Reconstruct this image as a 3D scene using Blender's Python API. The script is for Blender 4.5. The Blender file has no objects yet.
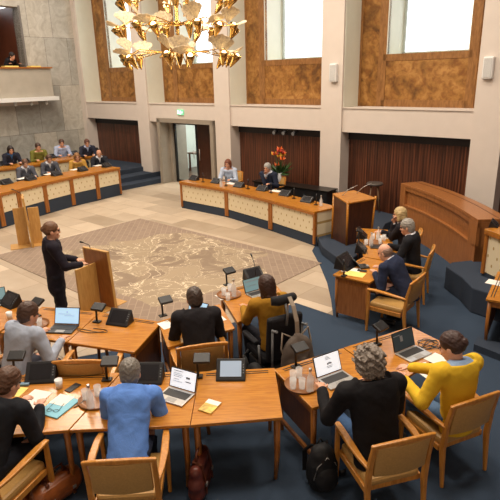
import bpy, bmesh, math, random
import numpy as np
from mathutils import Vector, Matrix
random.seed(7)
SC = bpy.context.scene
COL = SC.collection
PI = math.pi
# ------------------------------------------------------------------ camera
CAM_H = 3.65
FPX = 526.0
pitch = math.atan(.329); roll = math.atan(38 / 1600)
cp, sp, cr, sr = math.cos(pitch), math.sin(pitch), math.cos(roll), math.sin(roll)
FW = Vector((0, cp, -sp)); R0 = Vector((1, 0, 0)); U0 = Vector((0, sp, cp))
RT = R0 * cr - U0 * sr; UP = R0 * sr + U0 * cr
cam = bpy.data.cameras.new('camera'); cam_o = bpy.data.objects.new('camera', cam); COL.objects.link(cam_o)
m = Matrix.Identity(4)
for i in range(3):
    m[i][0] = RT[i]; m[i][1] = UP[i]; m[i][2] = -FW[i]
m[2][3] = CAM_H
cam_o.matrix_world = m
cam.sensor_width = 36; cam.lens = 36 * FPX / 500; cam.clip_start = .05; cam.clip_end = 200
SC.camera = cam_o

def at(px, py, z=0.0):
    """the point of the room at height z seen at this place of the photograph (used to survey the plan)"""
    d = FW + RT * ((px - 250) / FPX) + UP * ((250 - py) / FPX)
    t = (z - CAM_H) / d.z
    return Vector((d.x * t, d.y * t, z))

# ------------------------------------------------------------------ frame of the window wall
WO = Vector((-6.71, 22.5, 0)); WV = Vector((.7474, -.6644, 0)); NV = Vector((-.6644, -.7474, 0))
WANG = math.atan2(WV.y, WV.x)
def W(s, t, z=0): return WO + WV * s + NV * t + Vector((0, 0, z))
RUGC = Vector((-2.1, 10.6, 0))

# ------------------------------------------------------------------ materials
def lin(c):
    r = []
    for v in c:
        v /= 255
        r.append(v / 12.92 if v <= .04045 else ((v + .055) / 1.055) ** 2.4)
    return (r[0], r[1], r[2], 1)
MATS = {}
def new_mat(name):
    mt = bpy.data.materials.new(name); mt.use_nodes = True
    nt = mt.node_tree; nt.nodes.clear()
    o = nt.nodes.new('ShaderNodeOutputMaterial'); b = nt.nodes.new('ShaderNodeBsdfPrincipled')
    nt.links.new(b.outputs[0], o.inputs[0])
    return mt, nt, b
def N(nt, t, **kw):
    n = nt.nodes.new(t)
    for k, v in kw.items():
        if k in n.inputs.keys(): n.inputs[k].default_value = v
        else: setattr(n, k, v)
    return n
def ramp(nt, fac, stops):
    r = nt.nodes.new('ShaderNodeValToRGB')
    e = r.color_ramp.elements
    while len(e) < len(stops): e.new(.5)
    for i, (p, c) in enumerate(stops): e[i].position = p; e[i].color = c
    nt.links.new(fac, r.inputs[0]); return r.outputs[0]
def coords(nt, scale=(1, 1, 1), rot=(0, 0, 0), kind='Object'):
    tc = nt.nodes.new('ShaderNodeTexCoord'); mp = nt.nodes.new('ShaderNodeMapping')
    mp.inputs['Scale'].default_value = scale; mp.inputs['Rotation'].default_value = rot
    nt.links.new(tc.outputs[kind], mp.inputs[0]); return mp.outputs[0]
def bump(nt, b, h, s=.2, d=.01):
    bn = nt.nodes.new('ShaderNodeBump'); bn.inputs['Strength'].default_value = s; bn.inputs['Distance'].default_value = d
    nt.links.new(h, bn.inputs['Height']); nt.links.new(bn.outputs[0], b.inputs['Normal'])
def plain(name, c, rough=.5, metal=0, var=.06, scale=30, bmp=0, emit=0, spec=.5):
    if name in MATS: return MATS[name]
    mt, nt, b = new_mat(name); c = lin(c)
    n = N(nt, 'ShaderNodeTexNoise', Scale=scale, Detail=3.0)
    nt.links.new(coords(nt), n.inputs['Vector'])
    lo = tuple(x * (1 - var) for x in c[:3]) + (1,); hi = tuple(min(1, x * (1 + var)) for x in c[:3]) + (1,)
    nt.links.new(ramp(nt, n.outputs[0], [(.3, lo), (.7, hi)]), b.inputs['Base Color'])
    b.inputs['Roughness'].default_value = rough; b.inputs['Metallic'].default_value = metal
    b.inputs['Specular IOR Level'].default_value = spec
    if bmp: bump(nt, b, n.outputs[0], bmp, .004)
    if emit:
        b.inputs['Emission Color'].default_value = c; b.inputs['Emission Strength'].default_value = emit
    MATS[name] = mt; return mt
def fabric(name, c, rough=.85, var=.22, spec=.2):
    if name in MATS: return MATS[name]
    mt, nt, b = new_mat(name); c = lin(c)
    co = coords(nt)
    n1 = N(nt, 'ShaderNodeTexNoise', Scale=9.0, Detail=4.0, Distortion=1.2); nt.links.new(co, n1.inputs['Vector'])
    n2 = N(nt, 'ShaderNodeTexNoise', Scale=420.0, Detail=2.0); nt.links.new(co, n2.inputs['Vector'])
    lo = tuple(x * (1 - var) for x in c[:3]) + (1,); hi = tuple(min(1, x * (1 + var)) for x in c[:3]) + (1,)
    nt.links.new(ramp(nt, n2.outputs[0], [(.3, lo), (.7, hi)]), b.inputs['Base Color'])
    b.inputs['Roughness'].default_value = rough; b.inputs['Specular IOR Level'].default_value = spec
    bump(nt, b, n1.outputs[0], .3, .02)
    MATS[name] = mt; return mt
def wood(name, lo, hi, rough=.32, scale=(3, 30, 30), wave=2.5, rot=(0, 0, 0)):
    if name in MATS: return MATS[name]
    mt, nt, b = new_mat(name)
    co = coords(nt, scale, rot)
    n = N(nt, 'ShaderNodeTexNoise', Scale=wave, Detail=6.0, Distortion=.6); nt.links.new(co, n.inputs['Vector'])
    nt.links.new(ramp(nt, n.outputs[0], [(.28, lin(lo)), (.72, lin(hi))]), b.inputs['Base Color'])
    b.inputs['Roughness'].default_value = rough
    bump(nt, b, n.outputs[0], .08, .003)
    MATS[name] = mt; return mt
def glassy(name, c=(255, 255, 255), rough=.02, ior=1.45):
    if name in MATS: return MATS[name]
    mt, nt, b = new_mat(name)
    b.inputs['Base Color'].default_value = lin(c); b.inputs['Roughness'].default_value = rough
    b.inputs['Transmission Weight'].default_value = 1; b.inputs['IOR'].default_value = ior
    n = N(nt, 'ShaderNodeTexNoise', Scale=20.0); nt.links.new(coords(nt), n.inputs['Vector']); bump(nt, b, n.outputs[0], .03, .002)
    MATS[name] = mt; return mt

DESK = wood('desk oak', (162, 98, 29), (198, 135, 52), .22, (2.2, 26, 26))
CHAIRW = wood('chair wood', (180, 116, 42), (210, 146, 66), .3, (14, 14, 3))
DESKD = wood('desk frame', (138, 80, 28), (176, 112, 46), .35, (14, 14, 2.5))
PANELW = wood('dark panel wood', (72, 40, 22), (108, 66, 38), .35, (16, 16, 2))
BENCHW = wood('bench veneer', (136, 84, 42), (172, 112, 62), .3, (16, 16, 1.6))
PLY = wood('pale lectern wood', (186, 136, 70), (206, 160, 92), .4, (12, 12, 2))
LEATH = plain('tan leather', (190, 148, 84), .48, var=.08, scale=60, bmp=.15)
BLACK = plain('black plastic', (26, 26, 28), .42)
DARKM = plain('dark metal', (46, 42, 38), .38, .6)
GREYP = plain('grey plastic', (120, 122, 124), .45)
SILV = plain('silver aluminium', (186, 184, 180), .32, .7)
WHITEP = plain('white plastic', (228, 228, 226), .4, var=.02)
PAPER = plain('white paper', (236, 232, 224), .8, var=.02)
PLASTER = plain('warm plaster', (214, 203, 193), .8, var=.02, scale=4)
def thin_glass(name, c, a):
    mt = plain(name, c, .03, var=.02); b = [n for n in mt.node_tree.nodes if n.type == 'BSDF_PRINCIPLED'][0]; b.inputs['Alpha'].default_value = a; return mt
GLASS = thin_glass('clear glass', (250, 252, 252), .34); WATER = thin_glass('water', (236, 242, 246), .25)
GOLD = plain('polished brass', (206, 166, 96), .2, 1.0, var=.05)
BULB = plain('lit bulb', (255, 226, 170), .4, emit=6, var=0)
SKIN = plain('skin', (214, 158, 128), .5, var=.06, scale=40)
SKINP = plain('skin pink', (222, 168, 142), .5, var=.05, scale=40)

# ------------------------------------------------------------------ mesh builder
class MB:
    def __init__(s): s.v = []; s.f = []; s.sm = []
    def add(s, vs, fs, smooth=False):
        o = len(s.v); s.v += [tuple(v) for v in vs]
        for f in fs: s.f.append(tuple(i + o for i in f)); s.sm.append(smooth)
        return s
    def box(s, c, d, rz=0, mat=None, taper=1.0):
        x, y, z = d[0] / 2, d[1] / 2, d[2] / 2
        vs = []
        for k, zz in ((1, -z), (taper, z)):
            for xx, yy in ((-x, -y), (x, -y), (x, y), (-x, y)): vs.append(Vector((xx * k, yy * k, zz)))
        M = mat if mat is not None else Matrix.Rotation(rz, 4, 'Z')
        vs = [M @ v + Vector(c) for v in vs]
        return s.add(vs, [(3, 2, 1, 0), (4, 5, 6, 7), (0, 1, 5, 4), (1, 2, 6, 5), (2, 3, 7, 6), (3, 0, 4, 7)])
    def prism(s, poly, z0, z1):
        n = len(poly)
        a = sum(poly[i][0] * poly[(i + 1) % n][1] - poly[(i + 1) % n][0] * poly[i][1] for i in range(n))
        if a < 0: poly = poly[::-1]
        vs = [(p[0], p[1], z0) for p in poly] + [(p[0], p[1], z1) for p in poly]
        fs = [tuple(range(n - 1, -1, -1)), tuple(range(n, 2 * n))]
        for i in range(n): j = (i + 1) % n; fs.append((i, j, n + j, n + i))
        return s.add(vs, fs)
    def hull8(s, lo4, hi4):
        return s.add(list(lo4) + list(hi4), [(3, 2, 1, 0), (4, 5, 6, 7), (0, 1, 5, 4), (1, 2, 6, 5), (2, 3, 7, 6), (3, 0, 4, 7)])
    def tube(s, pts, r, n=8, cap=True):
        pts = [Vector(p) for p in pts]; rs = r if isinstance(r, (list, tuple)) else [r] * len(pts)
        rings = []; prev = None
        for i, p in enumerate(pts):
            t = (pts[min(i + 1, len(pts) - 1)] - pts[max(i - 1, 0)]).normalized()
            if prev is None:
                a = Vector((0, 0, 1)) if abs(t.z) < .9 else Vector((1, 0, 0)); u = t.cross(a).normalized()
            else:
                u = (prev - t * prev.dot(t)); u = u.normalized() if u.length > 1e-6 else t.orthogonal().normalized()
            prev = u; v = t.cross(u)
            rings.append([p + (u * math.cos(2 * PI * k / n) + v * math.sin(2 * PI * k / n)) * rs[i] for k in range(n)])
        vs = [q for rg in rings for q in rg]; fs = []
        for i in range(len(pts) - 1):
            for k in range(n):
                k2 = (k + 1) % n; fs.append((i * n + k, i * n + k2, (i + 1) * n + k2, (i + 1) * n + k))
        s.add(vs, fs, True)
        if cap:
            o = len(s.v) - len(vs)
            s.f.append(tuple(o + k for k in range(n - 1, -1, -1))); s.sm.append(False)
            e = o + (len(pts) - 1) * n; s.f.append(tuple(e + k for k in range(n))); s.sm.append(False)
        return s
    def lathe(s, prof, c=(0, 0, 0), n=20, M=None):
        vs = []; fs = []; c = Vector(c)
        for r, z in prof:
            for k in range(n):
                v = Vector((r * math.cos(2 * PI * k / n), r * math.sin(2 * PI * k / n), z))
                vs.append((M @ v if M is not None else v) + c)
        for i in range(len(prof) - 1):
            for k in range(n):
                k2 = (k + 1) % n; fs.append((i * n + k, i * n + k2, (i + 1) * n + k2, (i + 1) * n + k))
        s.add(vs, fs, True); o = len(s.v) - len(vs)
        s.f.append(tuple(o + k for k in range(n - 1, -1, -1))); s.sm.append(False)
        e = o + (len(prof) - 1) * n; s.f.append(tuple(e + k for k in range(n))); s.sm.append(False)
        return s
    def sweep(s, pts, w, h, up=(0, 0, 1)):
        """rectangular bar along pts; w across, h along up; w and h may be lists"""
        pts = [Vector(p) for p in pts]; up = Vector(up); vs = []; n = len(pts)
        for i, p in enumerate(pts):
            t = (pts[min(i + 1, n - 1)] - pts[max(i - 1, 0)]).normalized(); sd = t.cross(up).normalized(); u = sd.cross(t)
            ww = (w[i] if isinstance(w, (list, tuple)) else w) / 2; hh = (h[i] if isinstance(h, (list, tuple)) else h) / 2
            vs += [p - sd * ww - u * hh, p + sd * ww - u * hh, p + sd * ww + u * hh, p - sd * ww + u * hh]
        fs = [(0, 1, 2, 3), tuple(4 * (n - 1) + k for k in (3, 2, 1, 0))]
        for i in range(n - 1):
            for k in range(4):
                k2 = (k + 1) % 4; fs.append((4 * i + k2, 4 * i + k, 4 * (i + 1) + k, 4 * (i + 1) + k2))
        return s.add(vs, fs)
    def ball(s, c, r, n=12, sc=(1, 1, 1)):
        vs = []; fs = []; c = Vector(c); m_ = n // 2
        for i in range(m_ + 1):
            th = PI * i / m_
            for k in range(n):
                vs.append(c + Vector((r * sc[0] * math.sin(th) * math.cos(2 * PI * k / n), r * sc[1] * math.sin(th) * math.sin(2 * PI * k / n), r * sc[2] * math.cos(th))))
        for i in range(m_):
            for k in range(n):
                k2 = (k + 1) % n; fs.append((i * n + k, (i + 1) * n + k, (i + 1) * n + k2, i * n + k2))
        return s.add(vs, fs, True)
    def build(s, name, mat, parent=None, bev=0, sub=0, weld=False):
        me = bpy.data.meshes.new(name); me.from_pydata(s.v, [], s.f)
        me.polygons.foreach_set('use_smooth', s.sm); me.materials.append(mat); me.update()
        bm = bmesh.new(); bm.from_mesh(me)
        if weld: bmesh.ops.remove_doubles(bm, verts=bm.verts, dist=1e-4)
        bmesh.ops.recalc_face_normals(bm, faces=bm.faces); bm.to_mesh(me); bm.free()
        o = bpy.data.objects.new(name, me); COL.objects.link(o)
        if parent is not None: o.parent = parent
        if bev:
            b = o.modifiers.new('bevel', 'BEVEL'); b.width = bev; b.segments = 2; b.limit_method = 'ANGLE'; b.harden_normals = False
        if sub:
            b = o.modifiers.new('sub', 'SUBSURF'); b.levels = sub; b.render_levels = sub
            for p in me.polygons: p.use_smooth = True
        return o
def tag(o, label, cat, group=None, kind=None):
    o['label'] = label; o['category'] = cat
    if group: o['group'] = group
    if kind: o['kind'] = kind
    return o
def thing(name, label, cat, loc=(0, 0, 0), rz=0, group=None):
    o = bpy.data.objects.new(name, None); COL.objects.link(o); o.empty_display_size = .1
    o.location = loc; o.rotation_euler = (0, 0, rz)
    return tag(o, label, cat, group)
def struct(name, mb, mat, bev=0, parent=None):
    o = mb.build(name, mat, parent, bev)
    if parent is None: o['kind'] = 'structure'
    return o
def dup(root, label, loc, rz, group=None):
    r = root.copy(); COL.objects.link(r); r.location = loc; r.rotation_euler = (0, 0, rz); r['label'] = label; r.scale = (1, 1, 1)
    if group: r['group'] = group
    for ch in list(root.children):
        c = ch.copy(); COL.objects.link(c); c.parent = r
        for g in list(ch.children):
            d = g.copy(); COL.objects.link(d); d.parent = c
    return r
class Proto:
    """the first call places the model itself, later calls place copies of it"""
    def __init__(s, maker): s.mk = maker; s.o = None
    def __call__(s, label, loc, rz=0, group=None):
        if s.o is None:
            s.o = s.mk(); s.o['label'] = label; s.o.location = loc; s.o.rotation_euler = (0, 0, rz)
            if group: s.o['group'] = group
            return s.o
        return dup(s.o, label, loc, rz, group)
def face_to(p, q): return math.atan2(q[1] - p[1], q[0] - p[0]) - PI / 2
def inset(poly, d):
    c = sum((Vector((p[0], p[1])) for p in poly), Vector((0, 0))) / len(poly); out = []
    n = len(poly)
    for i in range(n):
        p = Vector(poly[i][:2]); a = (Vector(poly[i - 1][:2]) - p).normalized(); b = (Vector(poly[(i + 1) % n][:2]) - p).normalized()
        out.append(p + (a + b) * d)
    return out
# ------------------------------------------------------------------ setting materials
def stone_mat():
    mt, nt, b = new_mat('pale stone floor')
    co = coords(nt, (1, 1, 1), (0, 0, -WANG))
    br = N(nt, 'ShaderNodeTexBrick', Scale=1.0); br.offset = .37; br.inputs['Mortar Size'].default_value = .006
    br.inputs['Brick Width'].default_value = 1.25; br.inputs['Row Height'].default_value = .62
    br.inputs['Color1'].default_value = lin((212, 195, 172)); br.inputs['Color2'].default_value = lin((162, 145, 124)); br.inputs['Mortar'].default_value = lin((150, 130, 106))
    nt.links.new(co, br.inputs['Vector'])
    n = N(nt, 'ShaderNodeTexNoise', Scale=2.5, Detail=6.0); nt.links.new(co, n.inputs['Vector'])
    mx = N(nt, 'ShaderNodeMix', data_type='RGBA', blend_type='MULTIPLY'); mx.inputs[0].default_value = .5
    nt.links.new(br.outputs['Color'], mx.inputs[6])
    nt.links.new(ramp(nt, n.outputs[0], [(.3, lin((225, 215, 205))), (.7, (1, 1, 1, 1))]), mx.inputs[7])
    nt.links.new(mx.outputs[2], b.inputs['Base Color']); b.inputs['Roughness'].default_value = .42
    return mt
def carpet_mat():
    mt, nt, b = new_mat('slate blue carpet'); co = coords(nt)
    n = N(nt, 'ShaderNodeTexNoise', Scale=140.0, Detail=3.0); nt.links.new(co, n.inputs['Vector'])
    nt.links.new(ramp(nt, n.outputs[0], [(.25, lin((46, 59, 76))), (.75, lin((65, 78, 95)))]), b.inputs['Base Color'])
    b.inputs['Roughness'].default_value = .95; b.inputs['Specular IOR Level'].default_value = .1; bump(nt, b, n.outputs[0], .4, .004); return mt
def rug_mat():
    mt, nt, b = new_mat('map carpet'); co = coords(nt)
    n1 = N(nt, 'ShaderNodeTexNoise', Scale=.55, Detail=7.0, Distortion=.5); nt.links.new(co, n1.inputs['Vector'])
    n2 = N(nt, 'ShaderNodeTexNoise', Scale=1.5, Detail=6.0, Distortion=.9); nt.links.new(co, n2.inputs['Vector'])
    # coast and river lines: narrow bands of the noise fields
    def band(src, lo, w):
        s1 = N(nt, 'ShaderNodeMath', operation='SUBTRACT'); nt.links.new(src, s1.inputs[0]); s1.inputs[1].default_value = lo
        a = N(nt, 'ShaderNodeMath', operation='ABSOLUTE'); nt.links.new(s1.outputs[0], a.inputs[0])
        l = N(nt, 'ShaderNodeMath', operation='LESS_THAN'); nt.links.new(a.outputs[0], l.inputs[0]); l.inputs[1].default_value = w; return l.outputs[0]
    b1 = band(n1.outputs[0], .5, .0028); b2 = band(n2.outputs[0], .47, .0036); b3 = band(n2.outputs[0], .55, .0026); b4 = band(n1.outputs[0], .56, .0022)
    def mxm(a, c):
        q = N(nt, 'ShaderNodeMath', operation='MAXIMUM'); nt.links.new(a, q.inputs[0]); nt.links.new(c, q.inputs[1]); return q.outputs[0]
    lines = mxm(mxm(b1, b2), mxm(b3, b4))
    # the map sits in the middle, off to one side; the border is a plain grid
    sx = N(nt, 'ShaderNodeSeparateXYZ'); tc = N(nt, 'ShaderNodeTexCoord'); nt.links.new(tc.outputs['Object'], sx.inputs[0])
    def absdist(sock, off, sc):
        m1 = N(nt, 'ShaderNodeMath', operation='SUBTRACT'); nt.links.new(sock, m1.inputs[0]); m1.inputs[1].default_value = off
        m2 = N(nt, 'ShaderNodeMath', operation='MULTIPLY'); nt.links.new(m1.outputs[0], m2.inputs[0]); m2.inputs[1].default_value = sc
        m3 = N(nt, 'ShaderNodeMath', operation='POWER'); nt.links.new(m2.outputs[0], m3.inputs[0]); m3.inputs[1].default_value = 2; return m3.outputs[0]
    ad = N(nt, 'ShaderNodeMath', operation='ADD'); nt.links.new(absdist(sx.outputs[0], .35, 1 / 2.35), ad.inputs[0]); nt.links.new(absdist(sx.outputs[1], .1, 1 / 1.75), ad.inputs[1])
    ad2 = N(nt, 'ShaderNodeMath', operation='ADD'); nt.links.new(ad.outputs[0], ad2.inputs[0])
    m5 = N(nt, 'ShaderNodeMath', operation='MULTIPLY_ADD'); nt.links.new(n1.outputs[0], m5.inputs[0]); m5.inputs[1].default_value = 2.4; m5.inputs[2].default_value = -1.2
    nt.links.new(m5.outputs[0], ad2.inputs[1])
    ins = N(nt, 'ShaderNodeMath', operation='LESS_THAN'); nt.links.new(ad2.outputs[0], ins.inputs[0]); ins.inputs[1].default_value = 1.0
    lm = N(nt, 'ShaderNodeMath', operation='MULTIPLY'); nt.links.new(lines, lm.inputs[0]); nt.links.new(ins.outputs[0], lm.inputs[1])
    br = N(nt, 'ShaderNodeTexBrick', Scale=1.0); br.offset = .5; br.inputs['Mortar Size'].default_value = .008
    br.inputs['Brick Width'].default_value = .26; br.inputs['Row Height'].default_value = .13
    br.inputs['Color1'].default_value = lin((148, 130, 114)); br.inputs['Color2'].default_value = lin((141, 123, 108)); br.inputs['Mortar'].default_value = lin((160, 142, 126))
    nt.links.new(coords(nt, (1, 1, 1), (0, 0, PI / 4)), br.inputs['Vector'])
    mxa = N(nt, 'ShaderNodeMix', data_type='RGBA'); nt.links.new(ins.outputs[0], mxa.inputs[0]); nt.links.new(br.outputs['Color'], mxa.inputs[6])
    nt.links.new(ramp(nt, n2.outputs[0], [(.4, lin((138, 121, 104))), (.46, lin((152, 135, 114))), (.6, lin((160, 143, 120)))]), mxa.inputs[7])
    mxb = N(nt, 'ShaderNodeMix', data_type='RGBA'); nt.links.new(lm.outputs[0], mxb.inputs[0]); nt.links.new(mxa.outputs[2], mxb.inputs[6]); mxb.inputs[7].default_value = lin((214, 198, 172))
    nt.links.new(mxb.outputs[2], b.inputs['Base Color']); b.inputs['Roughness'].default_value = .9; b.inputs['Specular IOR Level'].default_value = .1
    return mt
def burl_mat():
    mt, nt, b = new_mat('burl veneer'); co = coords(nt, (1, 1, 1))
    n1 = N(nt, 'ShaderNodeTexNoise', Scale=2.2, Detail=5.0, Distortion=1.0); nt.links.new(co, n1.inputs['Vector'])
    n2 = N(nt, 'ShaderNodeTexNoise', Scale=9.0, Detail=3.0, Distortion=.6); nt.links.new(co, n2.inputs['Vector'])
    mx = N(nt, 'ShaderNodeMix', data_type='RGBA', blend_type='MULTIPLY'); mx.inputs[0].default_value = .7
    nt.links.new(ramp(nt, n1.outputs[0], [(.3, lin((108, 72, 30))), (.48, lin((156, 110, 52))), (.7, lin((184, 136, 74)))]), mx.inputs[6])
    nt.links.new(ramp(nt, n2.outputs[0], [(.35, lin((190, 160, 130))), (.6, (1, 1, 1, 1))]), mx.inputs[7])
    nt.links.new(mx.outputs[2], b.inputs['Base Color']); b.inputs['Roughness'].default_value = .38; return mt
def slat_mat():
    mt, nt, b = new_mat('dark slatted wood'); co = coords(nt, (1, 1, 1))
    wv = N(nt, 'ShaderNodeTexWave', Scale=4.2, Distortion=1.2, Detail=2.0); wv.inputs['Detail Scale'].default_value = .6; nt.links.new(co, wv.inputs['Vector'])
    n = N(nt, 'ShaderNodeTexNoise', Scale=3.0, Detail=4.0); nt.links.new(coords(nt, (9, 9, .25)), n.inputs['Vector'])
    mx = N(nt, 'ShaderNodeMix', data_type='RGBA', blend_type='MULTIPLY'); mx.inputs[0].default_value = .6
    nt.links.new(ramp(nt, n.outputs[0], [(.3, lin((50, 25, 16))), (.7, lin((118, 68, 44)))]), mx.inputs[6])
    nt.links.new(ramp(nt, wv.outputs[0], [(.2, lin((150, 140, 140))), (.6, (1, 1, 1, 1))]), mx.inputs[7])
    nt.links.new(mx.outputs[2], b.inputs['Base Color']); b.inputs['Roughness'].default_value = .4
    bump(nt, b, wv.outputs[0], .3, .01); return mt
def slab_mat():
    mt, nt, b = new_mat('grey stone slabs')
    tc = N(nt, 'ShaderNodeTexCoord'); sx = N(nt, 'ShaderNodeSeparateXYZ'); mp = N(nt, 'ShaderNodeCombineXYZ'); nt.links.new(tc.outputs['Object'], sx.inputs[0])
    nt.links.new(sx.outputs[1], mp.inputs[0]); nt.links.new(sx.outputs[2], mp.inputs[1])
    br = N(nt, 'ShaderNodeTexBrick', Scale=1.0); br.offset = .4; br.inputs['Mortar Size'].default_value = .006
    br.inputs['Brick Width'].default_value = .95; br.inputs['Row Height'].default_value = 1.75
    br.inputs['Color1'].default_value = lin((212, 207, 195)); br.inputs['Color2'].default_value = lin((176, 176, 170)); br.inputs['Mortar'].default_value = lin((110, 104, 94))
    nt.links.new(mp.outputs[0], br.inputs['Vector'])
    n = N(nt, 'ShaderNodeTexNoise', Scale=2.4, Detail=9.0, Distortion=1.4); n.inputs['Roughness'].default_value = .7; nt.links.new(tc.outputs['Object'], n.inputs['Vector'])
    mx = N(nt, 'ShaderNodeMix', data_type='RGBA', blend_type='MULTIPLY'); mx.inputs[0].default_value = .7
    nt.links.new(br.outputs['Color'], mx.inputs[6]); nt.links.new(ramp(nt, n.outputs[0], [(.3, lin((186, 180, 170))), (.65, (1, 1, 1, 1))]), mx.inputs[7])
    nt.links.new(mx.outputs[2], b.inputs['Base Color']); b.inputs['Roughness'].default_value = .5; return mt
def dots_mat():
    mt, nt, b = new_mat('cream panel with studs'); tc = N(nt, 'ShaderNodeTexCoord')
    sx = N(nt, 'ShaderNodeSeparateXYZ'); nt.links.new(tc.outputs['Object'], sx.inputs[0])
    def m_(op, a, bb=None, c=None):
        q = N(nt, 'ShaderNodeMath', operation=op)
        for i, x in enumerate((a, bb, c)):
            if x is None: continue
            if isinstance(x, (int, float)): q.inputs[i].default_value = x
            else: nt.links.new(x, q.inputs[i])
        return q.outputs[0]
    row = m_('DIVIDE', sx.outputs[2], .15); fr = m_('FLOOR', row); off = m_('MULTIPLY', m_('MODULO', fr, 2.0), .5)
    u = m_('ADD', m_('DIVIDE', sx.outputs[0], .2), off)
    du = m_('MULTIPLY', m_('SUBTRACT', m_('FRACT', m_('ADD', u, 50.0)), .5), .2); dv = m_('MULTIPLY', m_('SUBTRACT', m_('FRACT', row), .5), .15)
    dd = m_('ADD', m_('POWER', du, 2.0), m_('POWER', m_('MULTIPLY', dv, .6), 2.0)); k = m_('LESS_THAN', dd, .00028)
    mx = N(nt, 'ShaderNodeMix', data_type='RGBA'); nt.links.new(k, mx.inputs[0]); mx.inputs[6].default_value = lin((226, 212, 180)); mx.inputs[7].default_value = lin((178, 148, 92))
    nt.links.new(mx.outputs[2], b.inputs['Base Color']); b.inputs['Roughness'].default_value = .6; return mt
STONE = stone_mat(); CARPET = carpet_mat(); RUG = rug_mat(); BURL = burl_mat(); SLAT = slat_mat(); SLAB = slab_mat(); DOTS = dots_mat()
CARP2 = plain('blue plinth carpet', (58, 66, 79), .95, var=.1, scale=140, spec=.1)
DARKSL = plain('dark ventilation band', (34, 32, 38), .6)
FRAMEG = plain('grey stone door frame', (150, 140, 126), .6, var=.05, scale=5)
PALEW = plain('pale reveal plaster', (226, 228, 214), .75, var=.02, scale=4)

# ------------------------------------------------------------------ floor
fl = MB().prism([(-14, -1), (9, -1), (9, 14), (-6.3, 27.5), (-14, 21)], -.12, 0); struct('floor', fl, CARPET)
pts = [at(296, 303), at(333, 315.5)]
for px, py in [(331, 300), (327, 283), (320, 266), (312, 251)]: pts.append(at(px, py))
pts += [Vector((1.5, 11.4, 0)), W(13.4, 2.2), W(10, 1.2), W(8.2, -.4), W(4.7, -.4), W(4.7, 1.5), Vector((-5.2, 17.4, 0)), Vector((-6.9, 13.6, 0)), Vector((-7.6, 11, 0)), Vector((-7.4, 8, 0)), Vector((-5.5, 6.6, 0)), Vector((-3, 6.3, 0)), Vector((-1, 7.0, 0))]
st = MB().prism([(p.x, p.y) for p in pts], -.004, .006); struct('trim_1', st, STONE)
# map carpet inlaid in the stone
rugc = (at(315, 262) + at(-2, 258)) / 2
rg = MB().prism([(-2.98, -2.0), (2.98, -2.0), (2.98, 2.0), (-2.98, 2.0)], 0, .008).build('rug', RUG)
rg.location = (rugc.x, rugc.y, .008); rg.rotation_euler = (0, 0, WANG)
tag(rg, 'brown rectangular carpet with a cream map of coast and rivers on the stone floor', 'rug')

# ------------------------------------------------------------------ window wall (local x along the wall, -y into the room)
def wallobj(o): o.location = WO; o.rotation_euler = (0, 0, WANG); return o
def wbox(mb, s0, s1, t0, t1, z0, z1): return mb.box(((s0 + s1) / 2, -(t0 + t1) / 2, (z0 + z1) / 2), (s1 - s0, abs(t1 - t0), z1 - z0))
ZL, ZB, ZT = 2.83, 2.20, 9.0
PITCH = 4.045
cols = [(-.42 + 0, .20)] + [(3.62 + PITCH * i, 4.27 + PITCH * i) for i in range(5)]
colm = MB()
for s0, s1 in cols: wbox(colm, s0, s1, .06, -1.0, 0, ZT)
wall = wallobj(struct('wall_back', colm, PLASTER))
bm_ = MB(); rv = MB(); bu = MB(); sl = MB(); vb = MB()
fr = MB()
for i in range(5):
    s0 = cols[i][1]; s1 = cols[i + 1][0]
    wbox(bm_, s0, s1, 0, -.8, ZB, ZL)
    wbox(bm_, s0, s1, .03, -.8, ZL - .02, ZL)
    a, b_ = 1.03 + PITCH * i, 3.08 + PITCH * i; zs = 4.12
    # burl panelling around the window opening, with raised stiles
    wbox(bu, s0, a, -.75, -.85, ZL, ZT); wbox(bu, b_, s1, -.75, -.85, ZL, ZT); wbox(bu, a, b_, -.75, -.85, ZL, zs)
    for q0, q1, z0, z1 in ((a - .1, b_ + .1, zs - .16, zs), (a - .1, b_ + .1, ZL, ZL + .17), (a - .24, a - .02, ZL, ZT), (b_ + .02, b_ + .24, ZL, ZT), (s0, s0 + .08, ZL, ZT)):
        wbox(fr, q0, q1, -.735, -.75, z0, z1)
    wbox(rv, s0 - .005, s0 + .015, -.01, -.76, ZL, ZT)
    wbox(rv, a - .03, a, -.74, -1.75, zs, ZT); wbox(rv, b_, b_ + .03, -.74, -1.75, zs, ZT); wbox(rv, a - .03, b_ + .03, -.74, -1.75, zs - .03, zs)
    if i != 1:
        wbox(sl, s0, s1, -.38, -.5, 0, ZB)
        wbox(vb, s0, s1, -.34, -.38, ZB - .22, ZB)
    else:
        wbox(sl, s0, 4.8, -.38, -.5, 0, ZB); wbox(sl, 7.55, s1, -.38, -.5, 0, ZB)
wallobj(struct('trim_2', bm_, PLASTER)); wallobj(struct('trim_3', bu, BURL)); wallobj(struct('trim_4', fr, wood('burl stiles', (122, 80, 40), (160, 114, 64), .36, (9, 9, 2.5))))
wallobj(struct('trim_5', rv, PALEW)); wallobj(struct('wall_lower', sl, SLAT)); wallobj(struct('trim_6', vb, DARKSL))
for i in range(5):
    a, b_ = 1.03 + PITCH * i, 3.08 + PITCH * i; zs = 4.12
    g = MB(); wbox(g, a, b_, -1.60, -1.61, zs, ZT)
    wn = wallobj(struct('window_%d' % (i + 1), g, glassy('window pane', (255, 255, 255), 0, 1.01)))
    f_ = MB()
    for q0, q1, z0, z1 in ((a, a + .06, zs, ZT), (b_ - .06, b_, zs, ZT), (a, b_, zs, zs + .06)): wbox(f_, q0, q1, -1.57, -1.64, z0, z1)
    f_.build('window_frame', plain('window frame', (176, 182, 174), .5), wn)
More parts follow.
